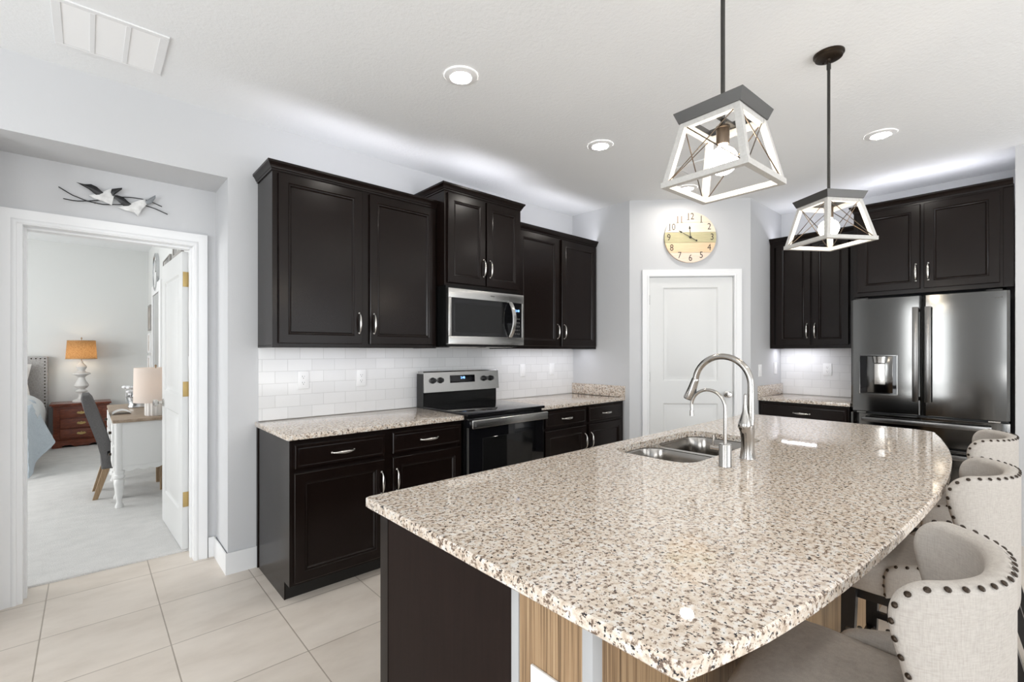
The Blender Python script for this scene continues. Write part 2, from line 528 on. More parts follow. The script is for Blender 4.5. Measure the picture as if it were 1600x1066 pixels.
# baseboards
BBP = [(0, 0), (0, 0.10), (-0.004, 0.118), (-0.008, 0.13), (-0.014, 0.13), (-0.014, 0)]
def baseboard(name, path, flip=False):
    prof = [(-a if flip else a, h) for a, h in BBP]
    return struct(name, B().sweep([(x, y, 0.0) for x, y in path], (0, 0, 1), prof), TRIM)
baseboard('baseboard_back', [(0.795, YW), (0.6317, YW), (0.6317, YD)])
baseboard('baseboard_alcove', [(0.6317, YD), (0.588, YD)])
baseboard('baseboard_stub', [(3.8474, 2.56), (3.8474, 2.5065), (3.8474 + 0.122 * 0.7071, 2.5065 - 0.122 * 0.7071)], True)
baseboard('baseboard_pantry', [(3.8474 + 1.024 * 0.7071, 2.5065 - 1.024 * 0.7071), (4.6347, 1.7194), (4.80, 1.7194)], True)
baseboard('baseboard_bedroom', [(0.72, 9.27), (-3.2, 9.27)])

# door casings
CAS = [(0, 0), (0, 0.010), (0.006, 0.014), (0.016, 0.014), (0.022, 0.010), (0.040, 0.013), (0.060, 0.018), (0.070, 0.018), (0.070, 0)]
def casing(name, x0, x1, h, y, frame=FR_A, w=0.07):
    k = w / 0.07
    path = [(x1, y, 0), (x1, y, h), (x0, y, h), (x0, y, 0)]
    prof = [(a * k, d) for a, d in CAS]
    return struct(name, B().sweep(path, (0, -1, 0), prof), TRIM, frame=frame)
casing('trim_1', -0.284, 0.512, 2.028, YD)
t = B().box(-0.2865, -0.262, YD - 0.004, YB + 0.004, 0, 2.022).box(0.508, 0.5295, YD - 0.004, YB + 0.004, 0, 2.022).box(-0.2865, 0.5295, YD - 0.004, YB + 0.004, 2.0225, 2.0445)
t.box(-0.262, -0.250, YD + 0.06, YD + 0.10, 0, 2.022).box(0.498, 0.508, YD + 0.06, YD + 0.10, 0, 2.022).box(-0.249, 0.497, YD + 0.06, YD + 0.10, 2.010, 2.022)
struct('trim_2', t, TRIM)
casing('trim_3', 0.182, 0.963, 2.050, 0.0, FR_P, 0.064)
t = B().box(0.1705, 0.184, -0.003, 0.11, 0, 2.048).box(0.961, 0.9745, -0.003, 0.11, 0, 2.048).box(0.1705, 0.9745, -0.003, 0.11, 2.0485, 2.0575)
struct('trim_4', t, TRIM, frame=FR_P)

def door_slab(w, h, t, panels, face=1):
    """slab in local x (0..w), y (0..t), z; raised panels on the y=0 face and on the back"""
    b = B()
    xs = sorted({0, w} | {p[0] for p in panels} | {p[1] for p in panels})
    for side, y in ((-1, 0.0), (1, t)):
        n = V((0, side, 0))
        cells = []
        zs = sorted({0, h} | {p[2] for p in panels} | {p[3] for p in panels})
        for xa, xb in zip(xs, xs[1:]):
            for za, zb in zip(zs, zs[1:]):
                if any(p[0] <= xa and xb <= p[1] and p[2] <= za and zb <= p[3] for p in panels): continue
                b.face([(xa, y, za), (xb, y, za), (xb, y, zb), (xa, y, zb)])
        for x0, x1, z0, z1 in panels:
            prev = None
            for ins, d in ((0, 0), (0.012, -0.010), (0.028, -0.010), (0.05, -0.002)):
                r = [b.bm.verts.new((a, y + side * d, c)) for a, c in ((x0 + ins, z0 + ins), (x1 - ins, z0 + ins), (x1 - ins, z1 - ins), (x0 + ins, z1 - ins))]
                if prev:
                    for i in range(4): b.bm.faces.new((prev[i], prev[(i + 1) % 4], r[(i + 1) % 4], r[i]))
                prev = r
            b.bm.faces.new(prev)
    for p, q in (((0, 0), (w, 0)), ((w, 0), (w, h)), ((w, h), (0, h)), ((0, h), (0, 0))):
        b.face([(p[0], 0, p[1]), (q[0], 0, q[1]), (q[0], t, q[1]), (p[0], t, p[1])])
    return b
# bedroom door: hinged on the right jamb, swung into the bedroom
W1 = 0.80
d = door_slab(W1, 2.0, 0.035, [(0.12, W1 - 0.12, 0.24, 0.90), (0.12, W1 - 0.12, 1.03, 1.86)])
DM = M.Translation((0.507, YB + 0.010, 0.015)) @ M.Rotation(math.radians(92.2), 4, 'Z')
door1 = struct('door_1', d, DOORW, frame=DM)
door1['label'] = 'white panel door swung open into the bedroom'
for z in (0.335, 1.076, 1.814):
    h = B().box(-0.004, 0.0, -0.004, 0.031, z - 0.05, z + 0.05, 0.0015)
    h.cyl((-0.005, -0.006, z - 0.05), (-0.005, -0.006, z + 0.05), 0.006, 10)
    obj('hinge', h, BRASS, door1)
kn = B().lathe([(0.030, 0), (0.030, 0.006), (0.012, 0.010), (0.011, 0.030), (0.024, 0.042), (0.028, 0.055), (0.020, 0.066), (0.002, 0.068)], (0, 0, 0), 18, 'z')
kn.xf(M.Translation((W1 - 0.06, 0.035, 0.93)) @ M.Rotation(-PI / 2, 4, 'X'))
obj('knob', kn, NICKEL, door1)
kn = B().lathe([(0.030, 0), (0.030, 0.006), (0.012, 0.010), (0.011, 0.030), (0.024, 0.042), (0.028, 0.055), (0.020, 0.066), (0.002, 0.068)], (0, 0, 0), 18, 'z')
kn.xf(M.Translation((W1 - 0.06, 0.0, 0.93)) @ M.Rotation(PI / 2, 4, 'X'))
obj('knob', kn, NICKEL, door1)
# pantry door
WD = 0.771
d = door_slab(WD, 2.033, 0.035, [(0.13, 0.634, 0.24, 0.842), (0.13, 0.634, 1.054, 1.935)])
door2 = struct('door_2', d, DOORW, frame=FR_P @ M.Translation((0.187, 0.012, 0.012)))
door2['label'] = 'white two panel pantry door under the round clock'
for z in (0.36, 1.09, 1.82):
    h = B().cyl((-0.002, -0.006, z - 0.045), (-0.002, -0.006, z + 0.045), 0.005, 10)
    obj('hinge', h, NICKEL, door2)
kn = B().lathe([(0.031, 0), (0.031, 0.006), (0.012, 0.010), (0.011, 0.028), (0.024, 0.040), (0.029, 0.053), (0.020, 0.064), (0.002, 0.066)], (0, 0, 0), 20, 'z')
kn.xf(M.Translation((0.715, 0, 0.93)) @ M.Rotation(PI / 2, 4, 'X'))
obj('knob', kn, NICKEL, door2)
obj('latch_plate', B().box(WD - 0.002, WD + 0.003, 0.003, 0.03, 0.90, 0.96), BRONZE, door2)

# tiled splashbacks
TA = subway('white_subway_tile', (-PI / 2, 0, 0), (0.03, 20 * 0.0775 - 0.9065, 0.0))
o = obj('tile_backsplash', B().box(0.800, 3.8474, YW - 0.008, YW - 0.0005, 0.9065, 1.375), TA)
solo(o, 'white subway tile backsplash between range wall counter and upper cabinets', 'backsplash')
o = obj('tile_backsplash', B().box(0.0, 0.73, -0.008, -0.0005, 0.9065, 1.375), TA)
solo(o, 'white subway tile backsplash behind the small counter beside the refrigerator', 'backsplash', frame=FR_B)
# ------------------------------------------------------------------ cabinets
def pull(cx, y, cz, axis, L=0.13):
    """arched nickel pull, thick in the middle, standing out towards -y"""
    b = B()
    pts, rad = [], []
    N = 14
    for i in range(N + 1):
        t = -0.5 + i / N
        out = 0.005 + 0.023 * (1 - (2 * t) ** 4) ** 0.8 if abs(t) < 0.5 else 0.001
        p = (cx + t * L, y - out, cz) if axis == 'x' else (cx, y - out, cz + t * L)
        pts.append(p); rad.append(0.0040 + 0.0056 * math.cos(PI * t) ** 2)
    b.tube(pts, rad, 12, 0.9)
    for t in (-0.5, 0.5):
        c = (cx + t * L * 0.98, y - 0.0045, cz) if axis == 'x' else (cx, y - 0.0045, cz + t * L * 0.98)
        b.lathe([(0.0035, -0.0045), (0.0062, -0.002), (0.0062, 0.001), (0.0045, 0.0045)], c, 12, 'y')
    return b
DOORP = [(0.0, 0.0), (0.0, 0.016), (0.0035, 0.020), (0.052, 0.020), (0.056, 0.0165), (0.060, 0.0180), (0.065, 0.0165), (0.071, 0.0085), (0.078, 0.0085)]
DRAWP = [(0.0, 0.0), (0.0, 0.015), (0.004, 0.020), (0.014, 0.020), (0.017, 0.0185), (0.020, 0.0195), (0.024, 0.0195)]
def front(parent, kind, x0, x1, z0, z1, yface, pl=None):
    o = obj(kind, B().rings((x0, yface, z0), (1, 0, 0), (0, 0, 1), (0, -1, 0), x1 - x0, z1 - z0, DOORP if kind == 'door' else DRAWP), ESP, parent)
    if pl:
        obj('handle', pull(pl[0], yface - 0.020, pl[1], pl[2]), NICKEL, o)
    return o
CROWN = [(0, 0), (0.006, 0), (0.007, 0.010), (0.012, 0.013), (0.015, 0.022), (0.024, 0.036), (0.029, 0.040), (0.030, 0.052), (0, 0.052)]
def crown(parent, path, z):
    obj('crown_molding', B().sweep([(x, y, z) for x, y in path], (0, 0, 1), CROWN), ESP, parent)

# --- base cabinets of the range wall
YF, YT = 2.577, 2.665
def base_cabinet(label, x0, x1, frame, yf, yt, yb, drawers, doors, left_end=False):
    t = thing('base_cabinet', label, 'cabinet', ((x0 + x1) / 2, (yf + yb) / 2, 0), frame, 'base cabinets along the walls')
    b = B().box(x0, x1, yf + 0.019, yb, 0.10, 0.876)
    # face frame
    zs0, zs1 = 0.10, 0.876
    fr = [(x0, x0 + 0.04), (x1 - 0.04, x1)]
    mids = [((doors[i][1] + doors[i + 1][0]) / 2) for i in range(len(doors) - 1)]
    fr += [(m - 0.04, m + 0.04) for m in mids]
    for a, c in fr: b.box(a, c, yf, yf + 0.02, zs0, zs1, 0.001, 1)
    for a, c in ((0.10, 0.14), (0.685, 0.735), (0.84, 0.876)): b.box(x0 + 0.03, x1 - 0.03, yf + 0.0008, yf + 0.0185, a + 0.0004, c - 0.0004)
    obj('body', b, ESP, t)
    k = B().box(x0 + 0.002, x1, yt, yt + 0.02, 0.0, 0.10)
    obj('toe_kick', k, TOE, t)
    if left_end:
        p = [(yf, 0.10), (yf, 0.876), (yb, 0.876), (yb, 0.0), (yt - 0.003, 0.0), (yt - 0.003, 0.10)]
        obj('end_panel', B().prism(p, lambda u, v, w: (w, u, v), x0 - 0.006, x0), ESP, t)
        obj('scribe_strip', B().box(x0 - 0.012, x0 - 0.006, yb - 0.025, yb, 0.0, 0.876), ESP, t)
    for a, c, z0, z1 in drawers:
        front(t, 'drawer', a, c, z0, z1, yf, ((a + c) / 2, (z0 + z1) / 2, 'x'))
    for a, c, z0, z1, hx in doors:
        front(t, 'door', a, c, z0, z1, yf, (hx, z1 - 0.135, 'z'))
    return t
base_cabinet('dark espresso base cabinet with two drawers left of the range, beside the bedroom doorway', 0.80, 1.920, FR_A, YF, YT, YW - 0.004,
    [(0.818, 1.335, 0.721, 0.847), (1.390, 1.905, 0.721, 0.849)],
    [(0.815, 1.335, 0.117, 0.697, 1.312), (1.390, 1.905, 0.117, 0.697, 1.413)], True)
base_cabinet('dark espresso base cabinet right of the range, ending at the wall by the pantry door', 2.692, 3.843, FR_A, YF, YT, YW - 0.004,
    [(2.738, 3.262, 0.721, 0.855), (3.300, 3.806, 0.721, 0.855)],
    [(2.738, 3.262, 0.117, 0.700, 3.238), (3.300, 3.806, 0.117, 0.700, 3.324)])
base_cabinet('dark espresso base cabinet with one wide drawer left of the refrigerator', 0.004, 0.715, FR_B, -0.6193, -0.535, -0.004,
    [(0.03, 0.700, 0.715, 0.855)],
    [(0.03, 0.345, 0.117, 0.692, 0.32), (0.36, 0.700, 0.117, 0.692, 0.385)])

def counter(label, x0, x1, y0, y1, frame=FR_A, splash=None):
    t = thing('granite_countertop', label, 'countertop', ((x0 + x1) / 2, (y0 + y1) / 2, 0.876), frame, 'granite countertops along the walls')
    obj('slab', B().box(x0, x1, y0, y1, 0.8765, 0.906, 0.004), GRAN, t)
    if splash:
        obj('side_splash', B().box(*splash, 0.9065, 1.0136, 0.003), GRAN, t)
counter('speckled granite countertop left of the range', 0.7778, 1.9245, 2.5523, YW - 0.009)
counter('speckled granite countertop with side splash right of the range', 2.6868, 3.8465, 2.5523, YW - 0.009, FR_A, (3.8265, 3.8465, 2.5523, YW - 0.010))
counter('speckled granite countertop with side splash left of the refrigerator', 0.001, 0.7225, -0.6463, -0.009, FR_B, (0.001, 0.021, -0.6463, -0.010))

# --- wall cabinets
def wall_cabinet(label, x0, x1, z0, z1, frame, yf, yb, doors, crown_path, crown_z, hz=0.155, filler=None):
    t = thing('wall_cabinet', label, 'cabinet', ((x0 + x1) / 2, yb, z0), frame, 'dark wall cabinets')
    b = B().box(x0, x1, yf + 0.019, yb, z0 + 0.012, z1)
    b.box(x0, x0 + 0.016, yf + 0.019, yb, z0, z0 + 0.014).box(x1 - 0.016, x1, yf + 0.019, yb, z0, z0 + 0.014)
    mid = (doors[0][1] + doors[1][0]) / 2
    for a, c in ((x0, x0 + 0.04), (x1 - 0.04, x1), (mid - 0.04, mid + 0.04)): b.box(a, c, yf, yf + 0.02, z0, z1, 0.001, 1)
    for a, c in ((z0, z0 + 0.04), (z1 - 0.045, z1)): b.box(x0 + 0.03, x1 - 0.03, yf + 0.0008, yf + 0.0185, a + 0.0004, c - 0.0004)
    obj('body', b, ESP, t)
    for a, c, za, zb, hx in doors:
        front(t, 'door', a, c, za, zb, yf, (hx, za + hz - 0.02, 'z'))
    crown(t, crown_path, crown_z)
    if filler:
        obj('filler_strip', B().box(*filler, 0.001, 1), ESP, t)
    return t
YU, YM = 2.892, 2.790
wb = YW - 0.002
wall_cabinet('largest dark wall cabinet at the left end, left of the microwave', 0.797, 1.9235, 1.367, 2.402, FR_A, YU, wb,
    [(0.828, 1.341, 1.392, 2.385, 1.316), (1.394, 1.903, 1.392, 2.385, 1.419)],
    [(0.797, wb), (0.797, YU), (1.9235, YU)], 2.395)
wall_cabinet('tall-topped dark wall cabinet directly above the microwave', 1.925, 2.687, 1.825, 2.515, FR_A, YM, wb,
    [(1.947, 2.296, 1.845, 2.497, 2.272), (2.312, 2.664, 1.845, 2.497, 2.338)],
    [(1.925, wb), (1.925, YM), (2.687, YM), (2.687, wb)], 2.510)
wall_cabinet('dark wall cabinet right of the microwave, ending at the pantry side wall', 2.6885, 3.842, 1.367, 2.402, FR_A, YU, wb,
    [(2.745, 3.262, 1.392, 2.385, 3.236), (3.303, 3.822, 1.392, 2.385, 3.329)],
    [(2.6885, YU), (3.845, YU)], 2.395)
wall_cabinet('narrow dark wall cabinet above the small counter, left of the refrigerator', 0.004, 0.732, 1.372, 2.415, FR_B, -0.329, -0.002,
    [(0.063, 0.357, 1.405, 2.395, 0.330), (0.369, 0.652, 1.405, 2.395, 0.395)],
    [(0.004, -0.329), (0.732, -0.329)], 2.410)
wall_cabinet('wide deep dark wall cabinet directly above the refrigerator', 0.742, 1.600, 1.800, 2.520, FR_B, -0.610, -0.002,
    [(0.770, 1.163, 1.832, 2.485, 1.138), (1.184, 1.584, 1.832, 2.485, 1.209)],
    [(0.742, -0.002), (0.742, -0.610), (1.648, -0.610)], 2.503, 0.145,
    (1.600, 1.652, -0.600, -0.580, 1.800, 2.520))
def led_strip(name, loc, tgt, L, power, w=0.03):
    return area(name, loc, tgt, L, w, power, LED)
# light strips above and below the wall cabinets
def strip_x(name, x0, x1, y, z, up, power):
    o = led_strip(name, ((x0 + x1) / 2, y, z), ((x0 + x1) / 2, y, z + (1 if up else -1)), x1 - x0, power)
    o.rotation_euler = (PI if up else 0, 0, 0)
def strip_y(name, y0, y1, x, z, up, power):
    o = led_strip(name, (x, (y0 + y1) / 2, z), (x, (y0 + y1) / 2, z + 1), y1 - y0, power)
    o.rotation_euler = (PI if up else 0, 0, PI / 2)
strip_x('strip_light_over_left', 0.86, 1.88, 2.905, 2.407, True, 1.7)
strip_x('strip_light_over_centre', 1.97, 2.64, 2.83, 2.522, True, 1.0)
strip_x('strip_light_over_right', 2.74, 3.80, 2.905, 2.407, True, 1.7)
strip_y('strip_light_over_narrow', 1.05, 1.68, 5.20, 2.420, True, 1.2)
strip_y('strip_light_over_fridge', 0.14, 0.95, 5.02, 2.526, True, 1.7)
strip_x('strip_light_under_left', 0.86, 1.88, 3.02, 1.376, False, 0.75)
strip_x('strip_light_under_right', 2.74, 3.78, 3.02, 1.376, False, 1.4)
strip_y('strip_light_under_narrow', 1.36, 1.66, 5.28, 1.380, False, 1.2)

# ------------------------------------------------------------------ range
t = thing('range', 'stainless and black electric range under the microwave', 'stove', (2.306, 2.86, 0))
RX0, RX1 = 1.929, 2.683
obj('body', B().box(RX0, RX1, 2.545, 3.185, 0.02, 0.900).box(RX0 + 0.03, RX1 - 0.03, 2.60, 3.1, 0.0, 0.03), BLKENAM, t)
obj('cooktop', B().box(RX0 - 0.003, RX1 + 0.003, 2.512, 3.10, 0.900, 0.921, 0.005), BLKGLASS, t)
bg_ = B().box(RX0, RX1, 3.095, 3.165, 0.915, 1.03)
for i in range(14): bg_.box(2.28 + i * 0.026, 2.298 + i * 0.026, 3.090, 3.096, 0.932, 0.938)
obj('backguard', bg_, BLKENAM, t)
pp = [(3.060, 1.026), (3.072, 1.180), (3.080, 1.188), (3.150, 1.188), (3.165, 1.10), (3.165, 1.026)]
cp = obj('control_panel', B().prism(pp, lambda u, v, w: (w, u, v), RX0 - 0.002, RX1 + 0.002), STEEL, t)
cp2 = obj('panel_end_cap', B().box(RX0 - 0.004, RX0 - 0.0015, 3.075, 3.165, 0.90, 1.17), BLKPL, t)
TILT = M.Rotation(math.radians(-4.4), 4, 'X')
def on_panel(b, x, z):   # local: x right, -y out, z up, from the sloping face
    y = 3.060 + (z - 1.026) * 0.078
    return b.xf(M.Translation((x, y, z)) @ TILT)
obj('display', on_panel(B().box(-0.125, 0.125, -0.003, 0.001, -0.030, 0.030, 0.001), 2.297, 1.122), BLKGLASS, cp)
def text_mesh(s, size, extr=0.0003):
    cu = bpy.data.curves.new('txt', 'FONT'); cu.body = s; cu.size = size; cu.extrude = extr; cu.align_x = 'CENTER'; cu.align_y = 'CENTER'
    to = bpy.data.objects.new('txt', cu); C.objects.link(to)
    bpy.context.view_layer.update()
    me = bpy.data.meshes.new_from_object(to.evaluated_get(bpy.context.evaluated_depsgraph_get()))
    b = B(); b.bm.from_mesh(me)
    bpy.data.objects.remove(to); bpy.data.curves.remove(cu); bpy.data.meshes.remove(me)
    return b.xf(M.Rotation(PI / 2, 4, 'X'))
obj('clock_digits', on_panel(text_mesh('2:48', 0.026).xf(M.Translation((0, -0.0036, 0.008))), 2.297, 1.122), BLUE, cp, smooth=False)
for x in (2.007, 2.078, 2.520, 2.593):
    k = B().lathe([(0.024, 0.002), (0.024, -0.006), (0.019, -0.010), (0.018, -0.028), (0.016, -0.031), (0.001, -0.031)], (0, 0, 0), 22, 'y')
    k.box(-0.004, 0.004, -0.038, -0.028, -0.017, 0.017, 0.0015)
    obj('knob', on_panel(k, x, 1.117), BLKPL, cp)
od = obj('oven_door', B().box(RX0 + 0.004, RX1 - 0.004, 2.520, 2.545, 0.235, 0.885, 0.004), BLKGLASS, t)
obj('window', B().box(2.06, 2.55, 2.5185, 2.5205, 0.40, 0.74, 0.0008, 1), WINGLASS, od)
obj('trim_strip', B().box(RX0 + 0.001, RX0 + 0.010, 2.5175, 2.53, 0.235, 0.822), GRAPH, od)
hb = B().box(RX0 + 0.006, RX1 - 0.006, 2.470, 2.486, 0.822, 0.878, 0.006, 3)
for x in (RX0 + 0.035, RX1 - 0.035): hb.box(x - 0.014, x + 0.014, 2.482, 2.522, 0.834, 0.866, 0.004)
hd = obj('handle', hb, STEEL, od)
obj('end_badge', B().box(RX0 + 0.022, RX0 + 0.040, 2.4685, 2.471, 0.835, 0.866, 0.001, 1), GRAPH, hd)
obj('storage_drawer', B().box(RX0 + 0.004, RX1 - 0.004, 2.525, 2.545, 0.06, 0.225, 0.004), BLKENAM, t)

# ------------------------------------------------------------------ microwave
t = thing('microwave', 'stainless over-the-range microwave under the tall-topped cabinet', 'microwave', (2.306, 2.97, 1.394))
MX0, MX1, MY = 1.931, 2.681, 2.745
obj('body', B().box(MX0, MX1, MY + 0.035, 3.19, 1.392, 1.822).box(MX0 + 0.02, MX1 - 0.02, MY + 0.05, 3.15, 1.380, 1.393), BLKENAM, t)
obj('grease_filter', B().box(1.99, 2.26, 2.82, 3.08, 1.374, 1.3805).box(2.34, 2.62, 2.82, 3.08, 1.374, 1.3805), SINKS, t)
df = B()
for x0, x1, z0, z1 in ((MX0, MX1, 1.735, 1.803), (MX0, MX1, 1.396, 1.456), (MX0, MX0 + 0.027, 1.456, 1.735), (MX1 - 0.022, MX1, 1.456, 1.735)):
    df.box(x0, x1, MY, MY + 0.036, z0, z1, 0.003)
fd = obj('front_frame', df, STEEL, t)
obj('logo', B().box(2.325, 2.365, MY - 0.0006, MY + 0.001, 1.766, 1.773, 0.0004, 1), GRAPH, fd)
dg_ = obj('door_glass', B().box(MX0 + 0.026, 2.560, MY + 0.004, MY + 0.03, 1.455, 1.736, 0.001, 1), BLKGLASS, t)
obj('window', B().box(1.985, 2.475, MY + 0.0025, MY + 0.005, 1.485, 1.695, 0.0008, 1), WINGLASS, dg_)
cpn = obj('control_panel', B().box(2.561, MX1 - 0.021, MY + 0.004, MY + 0.03, 1.455, 1.736, 0.001, 1), BLKGLASS, t)
obj('clock_digits', text_mesh('2:48', 0.026).xf(M.Translation((2.612, MY + 0.003, 1.672))), BLUE, cpn, smooth=False)
kb = B()
for i in range(5):
    for j in range(3): kb.box(2.585 + j * 0.02, 2.597 + j * 0.02, MY + 0.0035, MY + 0.005, 1.48 + i * 0.03, 1.492 + i * 0.03)
obj('keypad', kb, GRAPH, cpn)
hpts = [(2.530, MY + 0.004 - 0.004 - 0.050 * math.sin(PI * i / 14) ** 0.8, 1.462 + 0.272 * i / 14) for i in range(15)]
hb = B()
lp = []
for i, p in enumerate(hpts):
    a = hpts[max(0, i - 1)]; c = hpts[min(14, i + 1)]
    tn = (V(c) - V(a)).normalized(); nn = V((0, -tn.z, tn.y)).normalized()
    if nn.y > 0: nn = -nn
    w, d = 0.017, 0.009
    lp.append([V(p) + V((-w, 0, 0)), V(p) + V((w, 0, 0)), V(p) + V((w - 0.004, 0, 0)) + nn * d, V(p) + V((-w + 0.004, 0, 0)) + nn * d])
hb.loops(lp)
obj('handle', hb, STEEL, dg_)

# ------------------------------------------------------------------ refrigerator (in the fridge wall frame)
FY = -0.669       # door front
t = thing('refrigerator', 'stainless french-door refrigerator with a water dispenser', 'refrigerator', (1.181, -0.33, 0), FR_B)
FX0, FX1 = 0.730, 1.634
def yb(x):   # bowed door front
    return 0.0
obj('body', B().box(FX0 + 0.006, FX1 - 0.006, FY + 0.07, -0.03, 0.03, 1.760).box(FX0 + 0.03, FX1 - 0.03, FY + 0.12, -0.06, 0.0, 0.04), BLKPL, t)
def bow_panel(x0, x1, z0, z1, ylo, bow, holes=None, th=0.065, curve_lo=0.0, curve_hi=0.0):
    """door with a softly bowed front and rounded vertical edges"""
    b = B()
    N = 28
    prof = []
    w = x1 - x0
    for i in range(N + 1):
        u = i / N
        x = x0 + w * u
        y = ylo + 0.016 * ((x - 1.1805) / 0.452) ** 2
        e = min(u, 1 - u) * w
        if e < 0.016: y += 0.016 - math.sqrt(max(0, 0.016 ** 2 - (0.016 - e) ** 2))
        prof.append((x, y))
    prof += [(x1, ylo + th), (x0, ylo + th)]
    zz = [z0, z0 + 0.004, z1 - 0.004, z1]
    lps = []
    for k, z in enumerate(zz):
        s = 0.004 if k in (0, 3) else 0.0
        lps.append([(min(max(x, x0 + s), x1 - s), y + (s if i <= N else 0), z) for i, (x, y) in enumerate(prof)])
    return b.loops(lps)
XS = 1.1805
dl = obj('door', bow_panel(FX0, XS - 0.004, 0.852, 1.775, FY, 0.012), FRIDGE, t)
dr = obj('door', bow_panel(XS + 0.004, FX1, 0.852, 1.775, FY, 0.012), FRIDGE, t)
def bar(x, z0, z1):
    b = B().box(x - 0.018, x + 0.018, FY - 0.052, FY - 0.036, z0, z1, 0.004)
    for z in (z0 + 0.02, z1 - 0.02): b.box(x - 0.012, x + 0.012, FY - 0.04, FY + 0.010, z - 0.014, z + 0.014, 0.002, 1)
    return b
obj('handle', bar(XS - 0.036, 0.958, 1.684), DKSTEEL, dl)
obj('handle', bar(XS + 0.036, 0.958, 1.684), DKSTEEL, dr)
# dispenser with its recess frame, niche, spout and paddle
q = B()
x0, x1, z0, z1 = 0.797, 1.028, 1.003, 1.308
for a, c, e, f_ in ((x0 - 0.008, x0, z0 - 0.008, z1 + 0.008), (x1, x1 + 0.008, z0 - 0.008, z1 + 0.008), (x0, x1, z0 - 0.008, z0), (x0, x1, z1, z1 + 0.008)):
    q.box(a, c, FY - 0.004, FY + 0.012, e, f_, 0.0015, 1)
dp = obj('dispenser', q, FRIDGE, dl)
obj('niche', B().box(x0, x1, FY - 0.001, FY + 0.012, z0, z1).box(x0, x0 + 0.04, FY - 0.003, FY + 0.01, z0, z1), BLKGLASS, dp)
obj('back_plate', B().box(x0 + 0.046, x1 - 0.022, FY - 0.004, FY + 0.008, z0 + 0.008, z1 - 0.004, 0.003), FRIDGE, dp)
obj('spout', B().lathe([(0.044, 0.0), (0.046, 0.02), (0.050, 0.05)], ((x0 + x1) / 2 + 0.014, FY - 0.004, z1 - 0.055), 22), STEEL, dp)
obj('paddle', B().box((x0 + x1) / 2 - 0.022, (x0 + x1) / 2 + 0.048, FY - 0.014, FY - 0.003, z0 + 0.075, z1 - 0.062, 0.006, 3), NICKEL, dp)
obj('logo', B().box(1.560, 1.600, FY + 0.0075, FY + 0.0125, 1.722, 1.730, 0.0005, 1), GRAPH, dr)
for z0, z1 in ((0.625, 0.840), (0.100, 0.612)):
    dw = obj('freezer_drawer', bow_panel(FX0, FX1, z0, z1, FY, 0.014), FRIDGE, t)
    zh = z1 - 0.045
    b = B().box(FX0 + 0.085, FX1 - 0.085, FY - 0.055, FY - 0.036, zh - 0.018, zh + 0.018, 0.005)
    for x in (FX0 + 0.11, FX1 - 0.11): b.box(x - 0.014, x + 0.014, FY - 0.04, FY + 0.012, zh - 0.012, zh + 0.012, 0.002, 1)
    obj('handle', b, DKSTEEL, dw)
for x in (FX0 + 0.075, FX1 - 0.075):
    obj('hinge', B().box(x - 0.03, x + 0.03, FY + 0.004, FY + 0.05, 0.841, 0.851), NICKEL, t)
    obj('hinge', B().box(x - 0.04, x + 0.04, FY + 0.02, FY + 0.12, 1.762, 1.785, 0.003), BLKPL, t)
# ------------------------------------------------------------------ kitchen island
t = thing('kitchen_island', 'kitchen island base, dark end panel and striped tan wood under the granite top', 'kitchen island', (2.06, 0.9, 0))
IX0, IX1 = 0.672, 3.42
obj('body', B().box(IX0, IX1, 0.70, 1.275, 0.10, 0.12).box(IX0, IX0 + 0.02, 0.70, 1.275, 0.12, 0.876).box(IX1 - 0.02, IX1, 0.70, 1.275, 0.12, 0.876).box(IX0, IX1, 0.70, 0.72, 0.12, 0.876).box(IX0, IX1, 1.255, 1.275, 0.12, 0.876).box(1.70, 1.718, 0.70, 1.275, 0.12, 0.876).box(2.56, 2.578, 0.70, 1.275, 0.12, 0.876).box(IX0 + 0.01, IX1 - 0.01, 0.70, 1.205, 0.0, 0.10), ESP, t)
obj('end_panel', B().box(IX0 - 0.012, IX0, 0.712, 1.2435, 0.0, 0.876), ESPM, t)
obj('corner_stile', B().box(IX0 - 0.014, IX0 - 0.0005, 1.244, 1.290, 0.0, 0.876, 0.001, 1), ESP, t)
obj('wood_end_panel', B().box(IX0 - 0.010, IX0 + 0.02, 0.527, 0.690, 0.0, 0.876), ZEBRA, t)
obj('wood_back_panel', B().box(IX0 + 0.002, IX1, 0.515, 0.70, 0.0, 0.876), ZEBRA, t)
obj('trim_strip', B().box(IX0 - 0.0135, IX0, 0.690, 0.712, 0.0, 0.876, 0.002), ALUM, t)
obj('corner_trim', B().box(IX0 - 0.0135, IX0 + 0.016, 0.503, 0.527, 0.0, 0.876, 0.003), ALUM, t)

